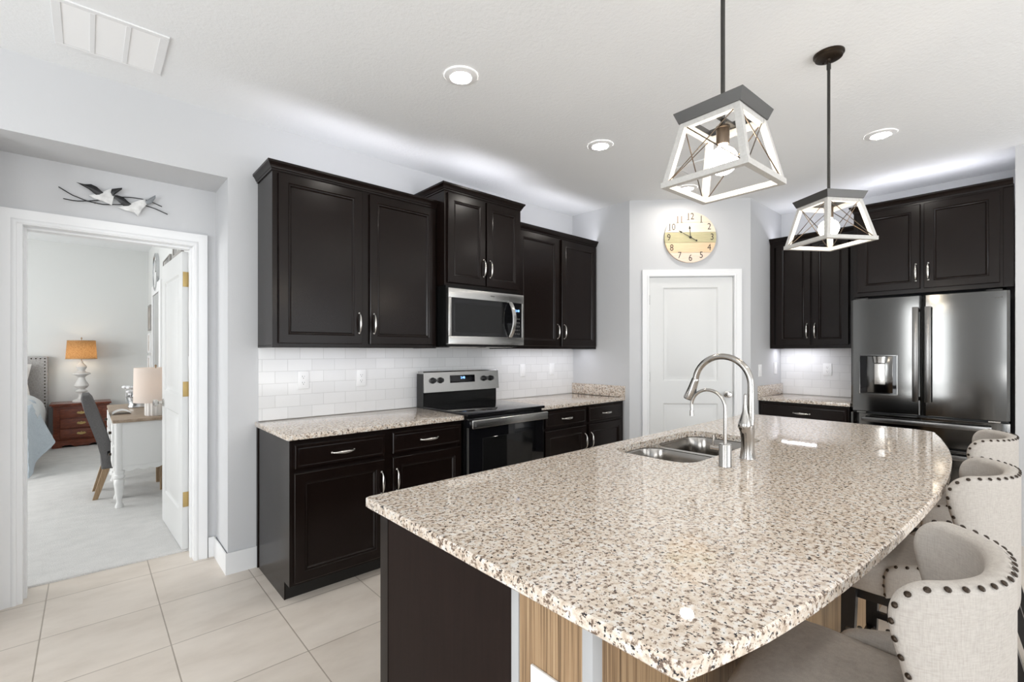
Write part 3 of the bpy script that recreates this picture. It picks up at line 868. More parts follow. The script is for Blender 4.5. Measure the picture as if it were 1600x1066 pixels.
# top outline: straight range side, bowed seating side
XI0, XI1, YI1 = 0.6232, 3.50, 1.3266
def bow(x):
    c = [(0.6232, 0.3217), (0.733, 0.290), (0.903, 0.258), (1.155, 0.229), (1.444, 0.208), (1.709, 0.195), (2.067, 0.182), (2.331, 0.187), (2.67, 0.208), (2.93, 0.240), (3.298, 0.303), (3.46, 0.345)]
    for (a, p), (b_, q) in zip(c, c[1:]):
        if a <= x <= b_ + 1e-6: return p + (q - p) * (x - a) / (b_ - a)
    return c[-1][1]
out = [(XI0 + 0.004, 0.3217)]
N = 60
for i in range(1, N): out.append((0.63 + (3.42 - 0.63) * i / N, 0))
out = [(x, 0.5 * bow(max(x - 0.06, XI0)) + 0.5 * bow(min(x + 0.06, 3.46))) if 0.7 < x < 3.4 else (x, bow(x)) for x, _ in out]
out += [(3.438, 0.335), (3.462, 0.352), (3.482, 0.378), (3.494, 0.41), (3.50, 0.45), (3.51, 0.6), (3.513, 0.80), (3.505, 1.05), (3.49, YI1 - 0.02), (3.475, YI1), (XI0 + 0.016, YI1), (XI0 + 0.004, YI1 - 0.004), (XI0, YI1 - 0.016), (XI0, 0.335)]
def rrect(x0, x1, y0, y1, r, n=8):
    p = []
    for cx, cy, a0 in ((x1 - r, y1 - r, 0), (x0 + r, y1 - r, 90), (x0 + r, y0 + r, 180), (x1 - r, y0 + r, 270)):
        for i in range(n + 1):
            a = math.radians(a0 + 90 * i / n)
            p.append((cx + r * math.cos(a), cy + r * math.sin(a)))
    return p
SX0, SX1, SY0, SY1 = 1.745, 2.525, 0.868, 1.243
hole = rrect(SX0, SX1, SY0, SY1, 0.085)
def slab_with_hole(out, holes, z0, z1, ch=0.004):
    b = B(); bm = b.bm
    def ring(poly, z): return [bm.verts.new((x, y, z)) for x, y in poly]
    def inset(poly, d):
        n = len(poly); r = []
        for i in range(n):
            p0, p, p1 = V(poly[i - 1]), V(poly[i]), V(poly[(i + 1) % n])
            d1, d2 = (p - p0).normalized(), (p1 - p).normalized()
            m = V((-(d1.y + d2.y), d1.x + d2.x))
            if m.length < 1e-6: m = V((-d1.y, d1.x))
            m.normalize(); r.append(tuple(p + m * d))
        return r
    for z, zc, fl in ((z1, z1 - ch, 1), (z0, z0 + ch, -1)):
        po, phs = ring(inset(out, ch), z), [ring(h, z) for h in holes]
        eo = [bm.edges.new((po[i], po[(i + 1) % len(po)])) for i in range(len(po))]
        eh = [bm.edges.new((ph[i], ph[(i + 1) % len(ph)])) for ph in phs for i in range(len(ph))]
        bmesh.ops.triangle_fill(bm, use_beauty=True, use_dissolve=False, edges=eo + eh)
        pe = ring(out, zc)
        for i in range(len(po)):
            j = (i + 1) % len(po); bm.faces.new((po[i], po[j], pe[j], pe[i]))
        if fl == 1: top_e, top_h = pe, phs
        else: bot_e, bot_h = pe, phs
    for A_, B_ in [(top_e, bot_e)] + list(zip(top_h, bot_h)):
        for i in range(len(A_)):
            j = (i + 1) % len(A_); bm.faces.new((A_[i], A_[j], B_[j], B_[i]))
    return b
o = obj('granite_countertop', slab_with_hole(out, [hole], 0.8765, 0.906), GRAN, ang=25)
solo(o, 'large speckled granite island top with one bowed edge and a sink cutout', 'countertop')

# undermount sink
t = thing('kitchen_sink', 'stainless double bowl sink set under the granite island top', 'sink', (2.135, 1.08, 0.68))
def bowl(x0, x1, y0, y1, depth):
    b = B()
    lp = []
    for d, z in ((0.002, 0.8736), (0.004, 0.868), (0.012, 0.80), (0.016, 0.875 - depth + 0.05), (0.03, 0.875 - depth + 0.014), (0.06, 0.875 - depth), (0.14, 0.875 - depth - 0.003)):
        r = max(0.02, 0.085 - d * 0.4)
        lp.append([(x, y, z) for x, y in rrect(x0 + d, x1 - d, y0 + d, y1 - d, min(r, (y1 - y0) / 2 - d - 0.005, (x1 - x0) / 2 - d - 0.005))])
    return b.loops(lp, True, False, True)
DX = 2.095
b1 = obj('bowl', bowl(SX0 - 0.004, DX - 0.012, SY0 - 0.004, SY1 + 0.004, 0.19), SINKS, t)
b2 = obj('bowl', bowl(DX + 0.012, SX1 + 0.004, SY0 - 0.004, SY1 + 0.004, 0.21), SINKS, t)
h1 = rrect(SX0 + 0.001, DX - 0.017, SY0 + 0.001, SY1 - 0.001, 0.083); h2 = rrect(DX + 0.017, SX1 - 0.001, SY0 + 0.001, SY1 - 0.001, 0.083)
obj('rim', slab_with_hole([(SX0 - 0.02, SY0 - 0.02), (SX1 + 0.02, SY0 - 0.02), (SX1 + 0.02, SY1 + 0.02), (SX0 - 0.02, SY1 + 0.02)], [h1, h2], 0.8735, 0.8762, 0.0005), SINKS, t)
obj('drain', B().lathe([(0.045, 0.0), (0.045, 0.004), (0.03, 0.003), (0.002, 0.001)], (1.915, 1.06, 0.683), 20), NICKEL, b1)
obj('drain', B().lathe([(0.045, 0.0), (0.045, 0.004), (0.03, 0.003), (0.002, 0.001)], (2.315, 1.06, 0.663), 20), NICKEL, b2)

# tall pull-down faucet
t = thing('pull_down_faucet', 'tall brushed nickel pull-down faucet behind the sink', 'faucet', (2.03, 0.765, 0.906))
lean = [(2.030, 0.765, 0.9062), (2.030, 0.765, 0.914), (2.029, 0.764, 0.95), (2.026, 0.763, 0.99), (2.020, 0.763, 1.025), (2.016, 0.763, 1.045)]
obj('body', B().tube(lean, [0.030, 0.0285, 0.0245, 0.025, 0.0285, 0.0265], 22).tube([(2.018, 0.762, 1.03), (2.026, 0.754, 1.045), (2.03, 0.7515, 1.07)], [0.02, 0.017, 0.014], 18), CHROME, t)
hp = [(2.004, 0.766, 1.012), (2.004, 0.766, 1.022), (2.005, 0.766, 1.036), (2.006, 0.766, 1.052), (2.006, 0.766, 1.07), (2.006, 0.7655, 1.10), (2.006, 0.765, 1.135), (2.006, 0.765, 1.168), (2.006, 0.765, 1.172)]
obj('lever_handle', B().tube(hp, [0.010, 0.019, 0.0255, 0.0245, 0.019, 0.0105, 0.0065, 0.0055, 0.002], 20), CHROME, t)
sp = [(2.03, 0.7515, 1.05), (2.03, 0.7515, 1.13)]
R_ = 0.1165
for i in range(19):
    a = math.radians(180 - 172 * i / 18)
    sp.append((2.03, 0.7515 + R_ + R_ * math.cos(a), 1.207 + R_ * math.sin(a)))
obj('spout', B().tube(sp, 0.0132, 18), CHROME, t)
e = V(sp[-1]); dn = (V(sp[-1]) - V(sp[-2])).normalized(); dn = (dn + V((0, 0.12, 0))).normalized()
hd = obj('spray_head', B().tube([e - dn * 0.002, e + dn * 0.004, e + dn * 0.012, e + dn * 0.05, e + dn * 0.092, e + dn * 0.098], [0.0135, 0.0155, 0.016, 0.0185, 0.024, 0.022], 22), CHROME, t)
obj('spray_button', B().box(-0.006, 0.006, -0.004, 0.004, -0.025, 0.025, 0.003).xf(M.Translation(e + dn * 0.058 + V((0, -0.018, 0)))), BLKPL, hd)
# small filtered water tap
t = thing('drinking_water_tap', 'small slim brushed nickel tap nearer than the tall faucet', 'faucet', (1.822, 0.767, 0.906))
obj('base', B().lathe([(0.0235, 0.0002), (0.0235, 0.004), (0.0225, 0.006), (0.0225, 0.083), (0.021, 0.086), (0.004, 0.087)], (1.822, 0.767, 0.906), 22), CHROME, t)
sp = [(1.822, 0.767, 0.985), (1.822, 0.767, 1.08)]
for i in range(17):
    a = math.radians(180 - 190 * i / 16)
    sp.append((1.822, 0.767 + 0.066 + 0.066 * math.cos(a), 1.128 + 0.066 * math.sin(a)))
sp += [(1.822, 0.898, 1.095)]
obj('spout', B().tube(sp, 0.0062, 14).tube([(1.822, 0.8985, 1.108), (1.822, 0.898, 1.086)], [0.0075, 0.0085], 14), CHROME, t)
obj('lever_handle', B().cyl((1.822, 0.785, 0.972), (1.822, 0.822, 0.972), 0.008, 14).cyl((1.822, 0.812, 0.972), (1.822, 0.812, 1.02), 0.0035, 10), CHROME, t)

# ------------------------------------------------------------------ counter stools
def resample(pts, n):
    pts = [V(p) for p in pts]
    L = [0]
    for a, c in zip(pts, pts[1:]): L.append(L[-1] + (c - a).length)
    r = []
    for i in range(n):
        s = L[-1] * i / (n - 1); k = 0
        while k < len(L) - 2 and L[k + 1] < s: k += 1
        f = (s - L[k]) / max(1e-9, L[k + 1] - L[k]); r.append(pts[k].lerp(pts[k + 1], f))
    return r
HALF = [(0.0, 0.000), (0.05, 0.002), (0.10, 0.012), (0.15, 0.034), (0.19, 0.062), (0.220, 0.095), (0.236, 0.130), (0.243, 0.17), (0.246, 0.22), (0.246, 0.32)]
# smooth the plan curve
def cr(pts, n):
    P_ = [V((-pts[1][0], pts[1][1]))] + [V(p) for p in pts] + [V(pts[-1]) * 2 - V(pts[-2])]
    r = []
    for i in range(1, len(P_) - 2):
        for k in range(n):
            u = k / n; a, b_, c, d = P_[i - 1:i + 3]
            r.append(0.5 * ((2 * b_) + (-a + c) * u + (2 * a - 5 * b_ + 4 * c - d) * u * u + (-a + 3 * b_ - 3 * c + d) * u ** 3))
    r.append(V(pts[-1])); return r
PL = cr(HALF, 6)
PLL = [0]
for a, c in zip(PL, PL[1:]): PLL.append(PLL[-1] + (c - a).length)
def plan(s):
    sg = -1 if s < 0 else 1; s = abs(s); k = 0
    while k < len(PLL) - 2 and PLL[k + 1] < s: k += 1
    f = min(1, (s - PLL[k]) / (PLL[k + 1] - PLL[k]))
    p = PL[k].lerp(PL[k + 1], f); tn = (PL[k + 1] - PL[k]).normalized()
    return V((sg * p.x, p.y)), V((-sg * tn.y, tn.x))       # point, inward normal
def s_of_y(y):
    for k in range(len(PL) - 1):
        if PL[k].y <= y <= PL[k + 1].y: return PLL[k] + (PLL[k + 1] - PLL[k]) * (y - PL[k].y) / max(1e-9, PL[k + 1].y - PL[k].y)
    return PLL[-1]
# front edge of the shell: (z, forward reach)
EDGE = [(0.505, 0.300), (0.56, 0.306), (0.592, 0.302), (0.612, 0.285), (0.625, 0.235), (0.640, 0.185), (0.665, 0.148), (0.70, 0.125), (0.74, 0.115), (0.79, 0.122), (0.83, 0.135), (0.865, 0.145), (0.892, 0.147), (0.918, 0.139), (0.935, 0.120), (0.943, 0.095)]
TH = 0.042
def shell():
    b = B(); bm = b.bm
    NC = 28
    outer, inner = [], []
    for z, y in EDGE:
        sm = s_of_y(y); ro, ri = [], []
        for c in range(NC + 1):
            s = -sm + 2 * sm * c / NC
            p, n = plan(s)
            ro.append(bm.verts.new((p.x, p.y, z))); q = p + n * TH
            ri.append(bm.verts.new((q.x, q.y, z)))
        outer.append(ro); inner.append(ri)
    for g in (outer, inner):
        for a, c in zip(g, g[1:]):
            for i in range(NC): bm.faces.new((a[i], a[i + 1], c[i + 1], c[i]))
    # rounded welt round the border
    bo = [r[0] for r in outer] + outer[-1][1:] + [r[-1] for r in outer[::-1]][1:]
    bi = [r[0] for r in inner] + inner[-1][1:] + [r[-1] for r in inner[::-1]][1:]
    n = len(bo); mids = []
    for i in range(n):
        m = (bo[i].co + bi[i].co) / 2
        tn = (bo[min(i + 1, n - 1)].co - bo[max(i - 1, 0)].co).normalized()
        w = (bi[i].co - bo[i].co).normalized()
        o_ = tn.cross(w).normalized()
        if i == n // 2 and o_.z < 0: pass
        mids.append((m, o_))
    sg = 1 if mids[n // 2][1].z > 0 else -1
    mv = [(bm.verts.new(bo[i].co.lerp(bi[i].co, 0.22) + mids[i][1] * sg * 0.011), bm.verts.new(bo[i].co.lerp(bi[i].co, 0.78) + mids[i][1] * sg * 0.011)) for i in range(n)]
    for i in range(n - 1):
        bm.faces.new((bo[i], bo[i + 1], mv[i + 1][0], mv[i][0]))
        bm.faces.new((mv[i][0], mv[i + 1][0], mv[i + 1][1], mv[i][1]))
        bm.faces.new((mv[i][1], mv[i + 1][1], bi[i + 1], bi[i]))
    for i in range(NC): bm.faces.new((outer[0][i], outer[0][i + 1], inner[0][i + 1], inner[0][i]))
    path = [(bo[i].co.lerp(bi[i].co, 0.06) + mids[i][1] * sg * 0.0075, (mids[i][1] * sg + (bo[i].co - bi[i].co).normalized() * 0.9).normalized()) for i in range(n)]
    return b, [(p.copy(), d.copy()) for p, d in path]
def make_stool(label):
    t = thing('counter_stool', label, 'bar stool', (0, 0, 0), FR_A, 'counter stools along the island')
    sb, path = shell()
    back = obj('backrest', sb, LINEN, t, ang=60)
    m_ = back.modifiers.new('round', 'SUBSURF'); m_.levels = 1; m_.render_levels = 2
    # nailheads along the border
    nh = B().lathe([(0.0056, 0.0), (0.0052, 0.0018), (0.0032, 0.0034), (0.0006, 0.0040)], (0, 0, 0), 10)
    first = None
    L = [0]
    for (a, _), (c, _) in zip(path, path[1:]): L.append(L[-1] + (c - a).length)
    step = 0.030; k = 0; s = 0.012
    while s < L[-1]:
        while L[k + 1] < s: k += 1
        f = (s - L[k]) / (L[k + 1] - L[k])
        p = path[k][0].lerp(path[k + 1][0], f); d = path[k][1].lerp(path[k + 1][1], f).normalized()
        if first is None: o = first = obj('nailhead', nh, BRONZE, back)
        else:
            o = first.copy(); C.objects.link(o); o.parent = back
        o.location = p - d * 0.001
        o.rotation_euler = d.to_track_quat('Z', 'Y').to_euler()
        s += step
    # seat cushion, narrower towards the back
    lp = []
    for ins, z in ((0.012, 0.500), (0.0, 0.510), (0.0, 0.575), (0.006, 0.597), (0.022, 0.608), (0.06, 0.613)):
        pl = [(-0.190, 0.055), (0.190, 0.055), (0.200, 0.12), (0.235, 0.34), (0.232, 0.42), (0.205, 0.450), (0.10, 0.458), (-0.10, 0.458), (-0.205, 0.450), (-0.232, 0.42), (-0.235, 0.34), (-0.200, 0.12)]
        cx, cy = 0, 0.25
        lp.append([(x * (1 - ins / 0.235), cy + (y - cy) * (1 - ins / 0.2), z) for x, y in pl])
    obj('seat', B().loops(lp), LINEN, t, ang=50)
    for sx in (-1, 1):
        obj('leg', B().loops([[(sx * (0.195 + a), 0.415 + c, 0.505) for a, c in ((-.022, -.022), (.022, -.022), (.022, .022), (-.022, .022))],
                              [(sx * (0.205 + a), 0.425 + c, 0.0) for a, c in ((-.015, -.015), (.015, -.015), (.015, .015), (-.015, .015))]]), BLKWOOD, t)
        obj('leg', B().loops([[(sx * (0.165 + a), 0.085 + c, 0.52) for a, c in ((-.022, -.022), (.022, -.022), (.022, .022), (-.022, .022))],
                              [(sx * (0.185 + a), -0.045 + c, 0.0) for a, c in ((-.015, -.015), (.015, -.015), (.015, .015), (-.015, .015))]]), BLKWOOD, t)
        obj('stretcher', B().box(sx * 0.19 - 0.009, sx * 0.19 + 0.009, 0.02, 0.415, 0.235, 0.262, 0.003), BLKWOOD, t)
    obj('apron', B().box(-0.19, 0.19, 0.09, 0.42, 0.455, 0.507, 0.004), BLKWOOD, t)
    obj('footrest', B().box(-0.20, 0.20, 0.408, 0.436, 0.17, 0.20, 0.003), BLKWOOD, t)
    obj('stretcher', B().box(-0.19, 0.19, 0.190, 0.208, 0.24, 0.262, 0.003), BLKWOOD, t)
    return t
st = make_stool('cream linen counter stool with nailhead trim, nearest of the three at the island')
st.location = (1.280, 0.014, 0); st.rotation_euler = (0, 0, math.radians(2.5))
dup(st, (2.275, 0.016, 0), 0, 'cream linen counter stool with nailhead trim, middle of the three at the island')
dup(st, (3.200, 0.030, 0), math.radians(1), 'cream linen counter stool with nailhead trim, farthest one, nearest the refrigerator')

# ------------------------------------------------------------------ pendants
def pendant(label, x, y, rot, bulbm, capm):
    t = thing('pendant_light', label, 'pendant light', (0, 0, 0), FR_A, 'pendant lights over the island')
    zt, zb = 2.058, 1.857
    c = B().lathe([(0.0635, ZC - 0.0005), (0.0635, ZC - 0.008), (0.056, ZC - 0.012), (0.056, ZC - 0.022), (0.048, ZC - 0.026), (0.010, ZC - 0.028), (0.008, ZC - 0.036)], (0, 0, 0), 32)
    for sx in (-1, 1): c.lathe([(0.004, ZC - 0.031), (0.004, ZC - 0.025)], (sx * 0.032, 0, 0), 10)
    obj('canopy', c, BRONZE, t)
    l1 = B().tube([(0.0, 0.009 * math.cos(a), ZC - 0.045 + 0.011 * math.sin(a)) for a in [2 * PI * i / 16 for i in range(17)]], 0.0022, 8)
    obj('loop', l1, BRONZE, t)
    obj('rod', B().cyl((0, 0, ZC - 0.052), (0, 0, 2.02), 0.0066, 14).cyl((0, 0, ZC - 0.075), (0, 0, ZC - 0.052), 0.009, 14), DROD, t)
    a0, a1 = 0.094, 0.106
    lp = [[(sx * a, sy * a, z) for sx, sy in ((-1, -1), (1, -1), (1, 1), (-1, 1))] for a, z in ((a0 - 0.016, zt - 0.002), (a0, zt - 0.002), (a1, zt + 0.030), (a1 - 0.02, zt + 0.030), (a0 - 0.016, zt - 0.002))]
    cp = obj('cap_frame', B().loops(lp, True, False, False), capm, t, smooth=False)
    obj('cross_bar', B().box(-0.095, 0.095, -0.008, 0.008, zt + 0.004, zt + 0.010), capm, cp)
    # four sloping posts and two square rims
    h = 0.0095
    top, bot = 0.090, 0.132
    fr = B()
    for sx in (-1, 1):
        for sy in (-1, 1):
            lo = [(sx * (bot - h) + a * h, sy * (bot - h) + d * h * 0.97 - sy * 0.0004, zb + 0.0012) for a, d in ((-1, -1), (1, -1), (1, 1), (-1, 1))]
            hi = [(sx * (top - h) + a * h, sy * (top - h) + d * h, zt) for a, d in ((-1, -1), (1, -1), (1, 1), (-1, 1))]
            fr.loops([lo, hi])
    def rim(a, z0, z1, w):
        fr.loops([[(sx * q, sy * q, z) for sx, sy in ((-1, -1), (1, -1), (1, 1), (-1, 1))] for q, z in ((a - w, z0), (a, z0), (a, z1), (a - w, z1), (a - w, z0))], True, False, False)
    rim(bot, zb, zb + 0.017, 0.018); rim(top, zt - 0.018, zt, 0.017)
    obj('cage_frame', fr, WASH, t, smooth=False)
    for k in range(4):
        r = M.Rotation(k * PI / 2, 4, 'Z')
        for s in (-1, 1):
            p0 = r @ V((s * (bot - 0.02), -(bot - 0.008), zb + 0.016)); p1 = r @ V((-s * (top - 0.018), -(top - 0.006), zt - 0.016))
            obj('cross_rod', B().cyl(p0, p1, 0.0017, 8), RODM, t)
    obj('socket', B().lathe([(0.004, 2.045), (0.020, 2.042), (0.021, 2.036), (0.019, 2.034), (0.019, 1.990), (0.017, 1.986)], (0, 0, 0), 20), RODM, t)
    bl = [(0.013, 1.990), (0.014, 1.980)]
    for i in range(13):
        a = math.radians(70 - 158 * i / 12)
        bl.append((max(0.0015, 0.043 * math.cos(a)), 1.936 + 0.043 * math.sin(a)))
    obj('bulb', B().lathe(bl, (0, 0, 0), 18), bulbm, t)
    t.location = (x, y, 0); t.rotation_euler = (0, 0, math.radians(rot))
    return t
pendant('square cage pendant light hanging nearest, over the sink end of the island', 1.475, 0.628, -2.5, BULB, GRAPH)
pendant('square cage pendant light hanging farther, in front of the refrigerator', 2.670, 0.637, 56.5, BULB, GRAPH)

# ------------------------------------------------------------------ ceiling fittings
def downlight(label, x, y):
    t = thing('recessed_light', label, 'ceiling light', (x, y, ZC), FR_A, 'recessed ceiling lights')
    obj('trim_ring', B().lathe([(0.053, ZC - 0.009), (0.057, ZC - 0.012), (0.084, ZC - 0.006), (0.087, ZC - 0.0005)], (x, y, 0), 36, cap=False), WHITEP, t)
    obj('lens', B().lathe([(0.002, ZC - 0.0085), (0.0535, ZC - 0.0085), (0.0535, ZC - 0.002), (0.002, ZC - 0.002)], (x, y, 0), 36), LENS, t)
downlight('round lit ceiling light above the range side, nearest to the range counter', 1.452, 1.953)
downlight('round lit ceiling light between the clock wall and the microwave', 2.666, 1.970)
downlight('round lit ceiling light in front of the refrigerator cabinets', 3.918, 0.647)
downlight('round lit ceiling light farthest away, near the pantry wall, seen through the nearest pendant', 3.935, 1.985)
downlight('added unseen ceiling light behind the camera over the open floor', 0.2, -0.66)  # this row is unseen, added to light the stools and right wall
downlight('added unseen ceiling light behind the camera beside the stools', 1.45, -0.66)
downlight('added unseen ceiling light behind the camera near the right wall', 3.93, -0.66)
downlight('added unseen ceiling light behind the camera above the middle stool', 2.67, -0.66)
t = thing('ceiling_vent', 'long white return air grille with three panels, by the alcove', 'vent', (0.09, 2.795, ZC))
DUCTG = mat('duct_shade_grey', (0.42, 0.42, 0.41), 0.9)  # grey backing puts the duct's shade between the slats
vx = [(-0.085, 0.005), (0.024, 0.125), (0.144, 0.246)]
g = B()
VX0, VX1, VY0, VY1 = -0.115, 0.280, 2.588, 2.985
for a, c in ((VX0, vx[0][0]), (vx[0][1], vx[1][0]), (vx[1][1], vx[2][0]), (vx[2][1], VX1)): g.box(a, c, VY0 + 0.0255, VY1 - 0.0255, ZC - 0.008, ZC - 0.0003, 0.001, 1)
for a, c in ((VY0, VY0 + 0.025), (VY1 - 0.025, VY1)): g.box(VX0, VX1, a, c, ZC - 0.008, ZC - 0.0003, 0.002, 1)
obj('frame', g, TRIM, t)
for a, c in vx:
    s = B()
    n = 30
    for i in range(n):
        y = VY0 + 0.028 + (VY1 - VY0 - 0.056) * (i + 0.5) / n
        s.loops([[(x, y - 0.0036, ZC - 0.0025), (x, y - 0.0026, ZC - 0.0018), (x, y + 0.0036, ZC - 0.0062), (x, y + 0.0026, ZC - 0.0068)] for x in (a, c)])
    obj('louver_panel', s, TRIM, t)
    obj('filter', B().box(a - 0.002, c + 0.002, VY0 + 0.02, VY1 - 0.02, ZC - 0.0009, ZC - 0.0003), DUCTG, t)
t = thing('ceiling_vent', 'small square white ceiling vent seen through the nearest pendant', 'vent', (3.57, 1.70, ZC))
g = B()
for a, c, e, f_ in ((3.42, 3.72, 1.55, 1.585), (3.42, 3.72, 1.815, 1.85), (3.42, 3.455, 1.5855, 1.8145), (3.685, 3.72, 1.5855, 1.8145)): g.box(a, c, e, f_, ZC - 0.012, ZC - 0.0003, 0.003, 1)
obj('frame', g, TRIM, t)
s = B()
for i in range(9):
    y = 1.595 + 0.21 * (i + 0.5) / 9
    s.loops([[(x, y - 0.011, ZC - 0.002), (x, y - 0.009, ZC - 0.001), (x, y + 0.010, ZC - 0.012), (x, y + 0.008, ZC - 0.013)] for x in (3.455, 3.685)])
obj('louver_panel', s, TRIM, t)

# ------------------------------------------------------------------ round plank clock over the pantry door
CR = 0.236
t = thing('wall_clock', 'round wooden plank wall clock above the pantry door', 'clock', (0.557, 0.0, 2.412), FR_P)
def plankm(name, a, b_):
    m = mat(name, a, 0.6)
    f = noise(m, coords(m, (3, 20, 40)), 4, 4)
    setcol(m, ramp(m, f, [(0.3, b_), (0.7, a)]))
    return m
PK = [plankm('pink_plank', (0.80, 0.66, 0.54), (0.72, 0.58, 0.46)), plankm('tan_plank', (0.74, 0.56, 0.36), (0.66, 0.48, 0.30)), plankm('green_plank', (0.50, 0.45, 0.27), (0.42, 0.38, 0.22)), plankm('cream_plank', (0.82, 0.72, 0.58), (0.75, 0.63, 0.49)), plankm('peach_plank', (0.80, 0.68, 0.55), (0.74, 0.60, 0.47))]
zs = [-CR, -0.142, -0.049, 0.048, 0.140, CR]
for k in range(5):
    a, c = zs[k] + (0.001 if k else 0), zs[k + 1] - (0.001 if k < 4 else 0)
    pts = []
    n = 14
    A0, A1 = math.asin(max(-1, a / CR)), math.asin(min(1, c / CR))
    for i in range(n + 1):
        an = A0 + (A1 - A0) * i / n; pts.append((CR * math.cos(an), CR * math.sin(an)))
    pts += [(-x, z) for x, z in pts[::-1]]
    if k == 0: pts = pts[1:-1] if abs(pts[0][0]) < 1e-6 else pts
    obj('plank', B().prism(pts, lambda u, v, w: (0.557 + u, w, 2.412 + v), -0.022, -0.001), PK[k], t)
NUMM = mat('printed_numeral', (0.045, 0.03, 0.022), 0.6)
for k in range(1, 13):
    an = PI / 2 - k * PI / 6
    x, z = 0.198 * math.cos(an), 0.194 * math.sin(an)
    nb = text_mesh(str(k), 0.086, 0.0005)
    if k in (1, 10, 11, 12):        # serifs on the ones
        cx = {1: [0.0], 10: [-0.026], 11: [-0.023, 0.023], 12: [-0.026]}[k]
        for c in cx: nb.box(c - 0.013, c + 0.015, -0.0005, 0.0005, -0.0315, -0.0265)
    nb.xf(M.Translation((0.557 + x, -0.0228, 2.412 + z)) @ M.Diagonal((0.82, 1, 1, 1)))
    obj('numeral', nb, NUMM, t, smooth=False)
def hand(an, L, tail, w, y):
    b = B()
    d = V((math.cos(an), 0, math.sin(an))); n = V((-math.sin(an), 0, math.cos(an)))
    def P_(l, s): return V((0.557, y, 2.412)) + d * l + n * s
    pr = [(-tail, w * 0.6), (0, w), (L * 0.72, w * 0.7), (L * 0.74, w * 2.6), (L * 0.84, w * 2.0), (L, 0.0006)]
    poly = [P_(l, s) for l, s in pr] + [P_(l, -s) for l, s in pr[::-1]]
    return b.loops([[p + V((0, 0.0006, 0)) for p in poly], [p - V((0, 0.0006, 0)) for p in poly]])
obj('hour_hand', hand(math.radians(95), 0.108, 0.0, 0.0035, -0.027), BLKPL, t, smooth=False)
mh = hand(math.radians(150), 0.128, 0.062, 0.003, -0.030)
mh.lathe([(0.008, -0.001), (0.008, 0.001)], (0.557 + 0.062 * math.cos(math.radians(-30)), -0.030, 2.412 + 0.062 * math.sin(math.radians(-30))), 12, 'y')
obj('minute_hand', mh, BLKPL, t, smooth=False)
obj('hub', B().lathe([(0.009, -0.034), (0.009, -0.021)], (0.557, 0, 2.412), 14, 'y'), BLKPL, t)

# ------------------------------------------------------------------ outlets and switches
def plate(label, x, z, frame, y, kind, group, cat):
    t = thing('wall_outlet' if kind == 'o' else 'light_switch', label, cat, (x, y, z), frame, group)
    obj('cover_plate', B().box(x - 0.036, x + 0.036, y - 0.006, y, z - 0.058, z + 0.058, 0.002), WHITEP, t)
    if kind == 'o':
        for dz in (-0.020, 0.020):
            r = obj('receptacle', B().lathe([(0.0165, -0.0075), (0.0165, -0.0055)], (x, y, z + dz), 20, 'y'), WHITEP, t)
            sl = B()
            sl.box(x - 0.0075, x - 0.0055, y - 0.0079, y - 0.0074, z + dz - 0.001, z + dz + 0.008).box(x + 0.0055, x + 0.0075, y - 0.0079, y - 0.0074, z + dz, z + dz + 0.007)
            sl.lathe([(0.0026, -0.0079), (0.0026, -0.0074)], (x, y, z + dz - 0.008), 10, 'y')
            obj('slots', sl, DARKSLOT, r)
    else:
        obj('rocker', B().box(x - 0.0165, x + 0.0165, y - 0.0095, y - 0.005, z - 0.033, z + 0.033, 0.002), WHITEP, t)
OG = 'wall outlets over the counters'
yt_ = YW - 0.0082
plate('white duplex outlet, leftmost on the tile left of the range', 1.071, 1.155, FR_A, yt_, 'o', OG, 'outlet')
plate('white duplex outlet on the tile just left of the range', 1.477, 1.153, FR_A, yt_, 'o', OG, 'outlet')
plate('white plain wall switch on the tile just right of the range', 3.098, 1.164, FR_A, yt_, 's', 'light switches', 'switch')
plate('white plain wall switch on the tile, farthest right of the range', 3.510, 1.166, FR_A, yt_, 's', 'light switches', 'switch')
plate('white duplex outlet on the tile left of the refrigerator', 0.411, 1.167, FR_B, -0.0082, 'o', OG, 'outlet')
FR_S = M.Translation((4.6347, 1.7194, 0))
plate('white wall switch on the side wall nearest the pantry corner', 0.223, 1.160, FR_S, -0.0002, 's', 'light switches', 'switch')
plate('white wall switch on the side wall beside the small tiled nook', 0.640, 1.172, FR_S, -0.0002, 's', 'light switches', 'switch')
FR_I = M.Translation((0.6618, 0.617, 0)) @ M.Rotation(-PI / 2, 4, 'Z')
plate('white outlet plate on the striped wood end of the island', 0.0, 0.668, FR_I, 0.0, 'o', OG, 'outlet')

# ------------------------------------------------------------------ flying birds wall art over the bedroom door
t = thing('bird_wall_art', 'metal wall art of two flying birds above the bedroom doorway', 'wall art', (0.12, YD, 2.23))
rodA = [(-0.122, 2.253), (-0.07, 2.221), (-0.004, 2.199), (0.065, 2.194), (0.137, 2.208), (0.199, 2.225), (0.26, 2.229), (0.307, 2.219), (0.371, 2.196)]
rodB = [(-0.103, 2.191), (-0.054, 2.188), (-0.014, 2.196), (0.041, 2.211), (0.097, 2.237), (0.148, 2.254), (0.192, 2.262), (0.249, 2.263), (0.299, 2.252), (0.342, 2.237)]
BLKM = mat('black_metal_paint', (0.012, 0.012, 0.013), 0.4)
BGRAD = artmat('grey_brushed_wing', (0.16, 0.17, 0.18), (0.34, 0.36, 0.38), 25)
BWH = artmat('white_brushed_metal', (0.55, 0.55, 0.54), (0.76, 0.76, 0.75), 25)
for k, rd in enumerate((rodA, rodB)):
    q = [V((x, YD - 0.012 - 0.004 * k, z)) for x, z in rd]
    q = resample(q, 24)
    obj('rod', B().tube(q, 0.0028, 8), BLKM, t)
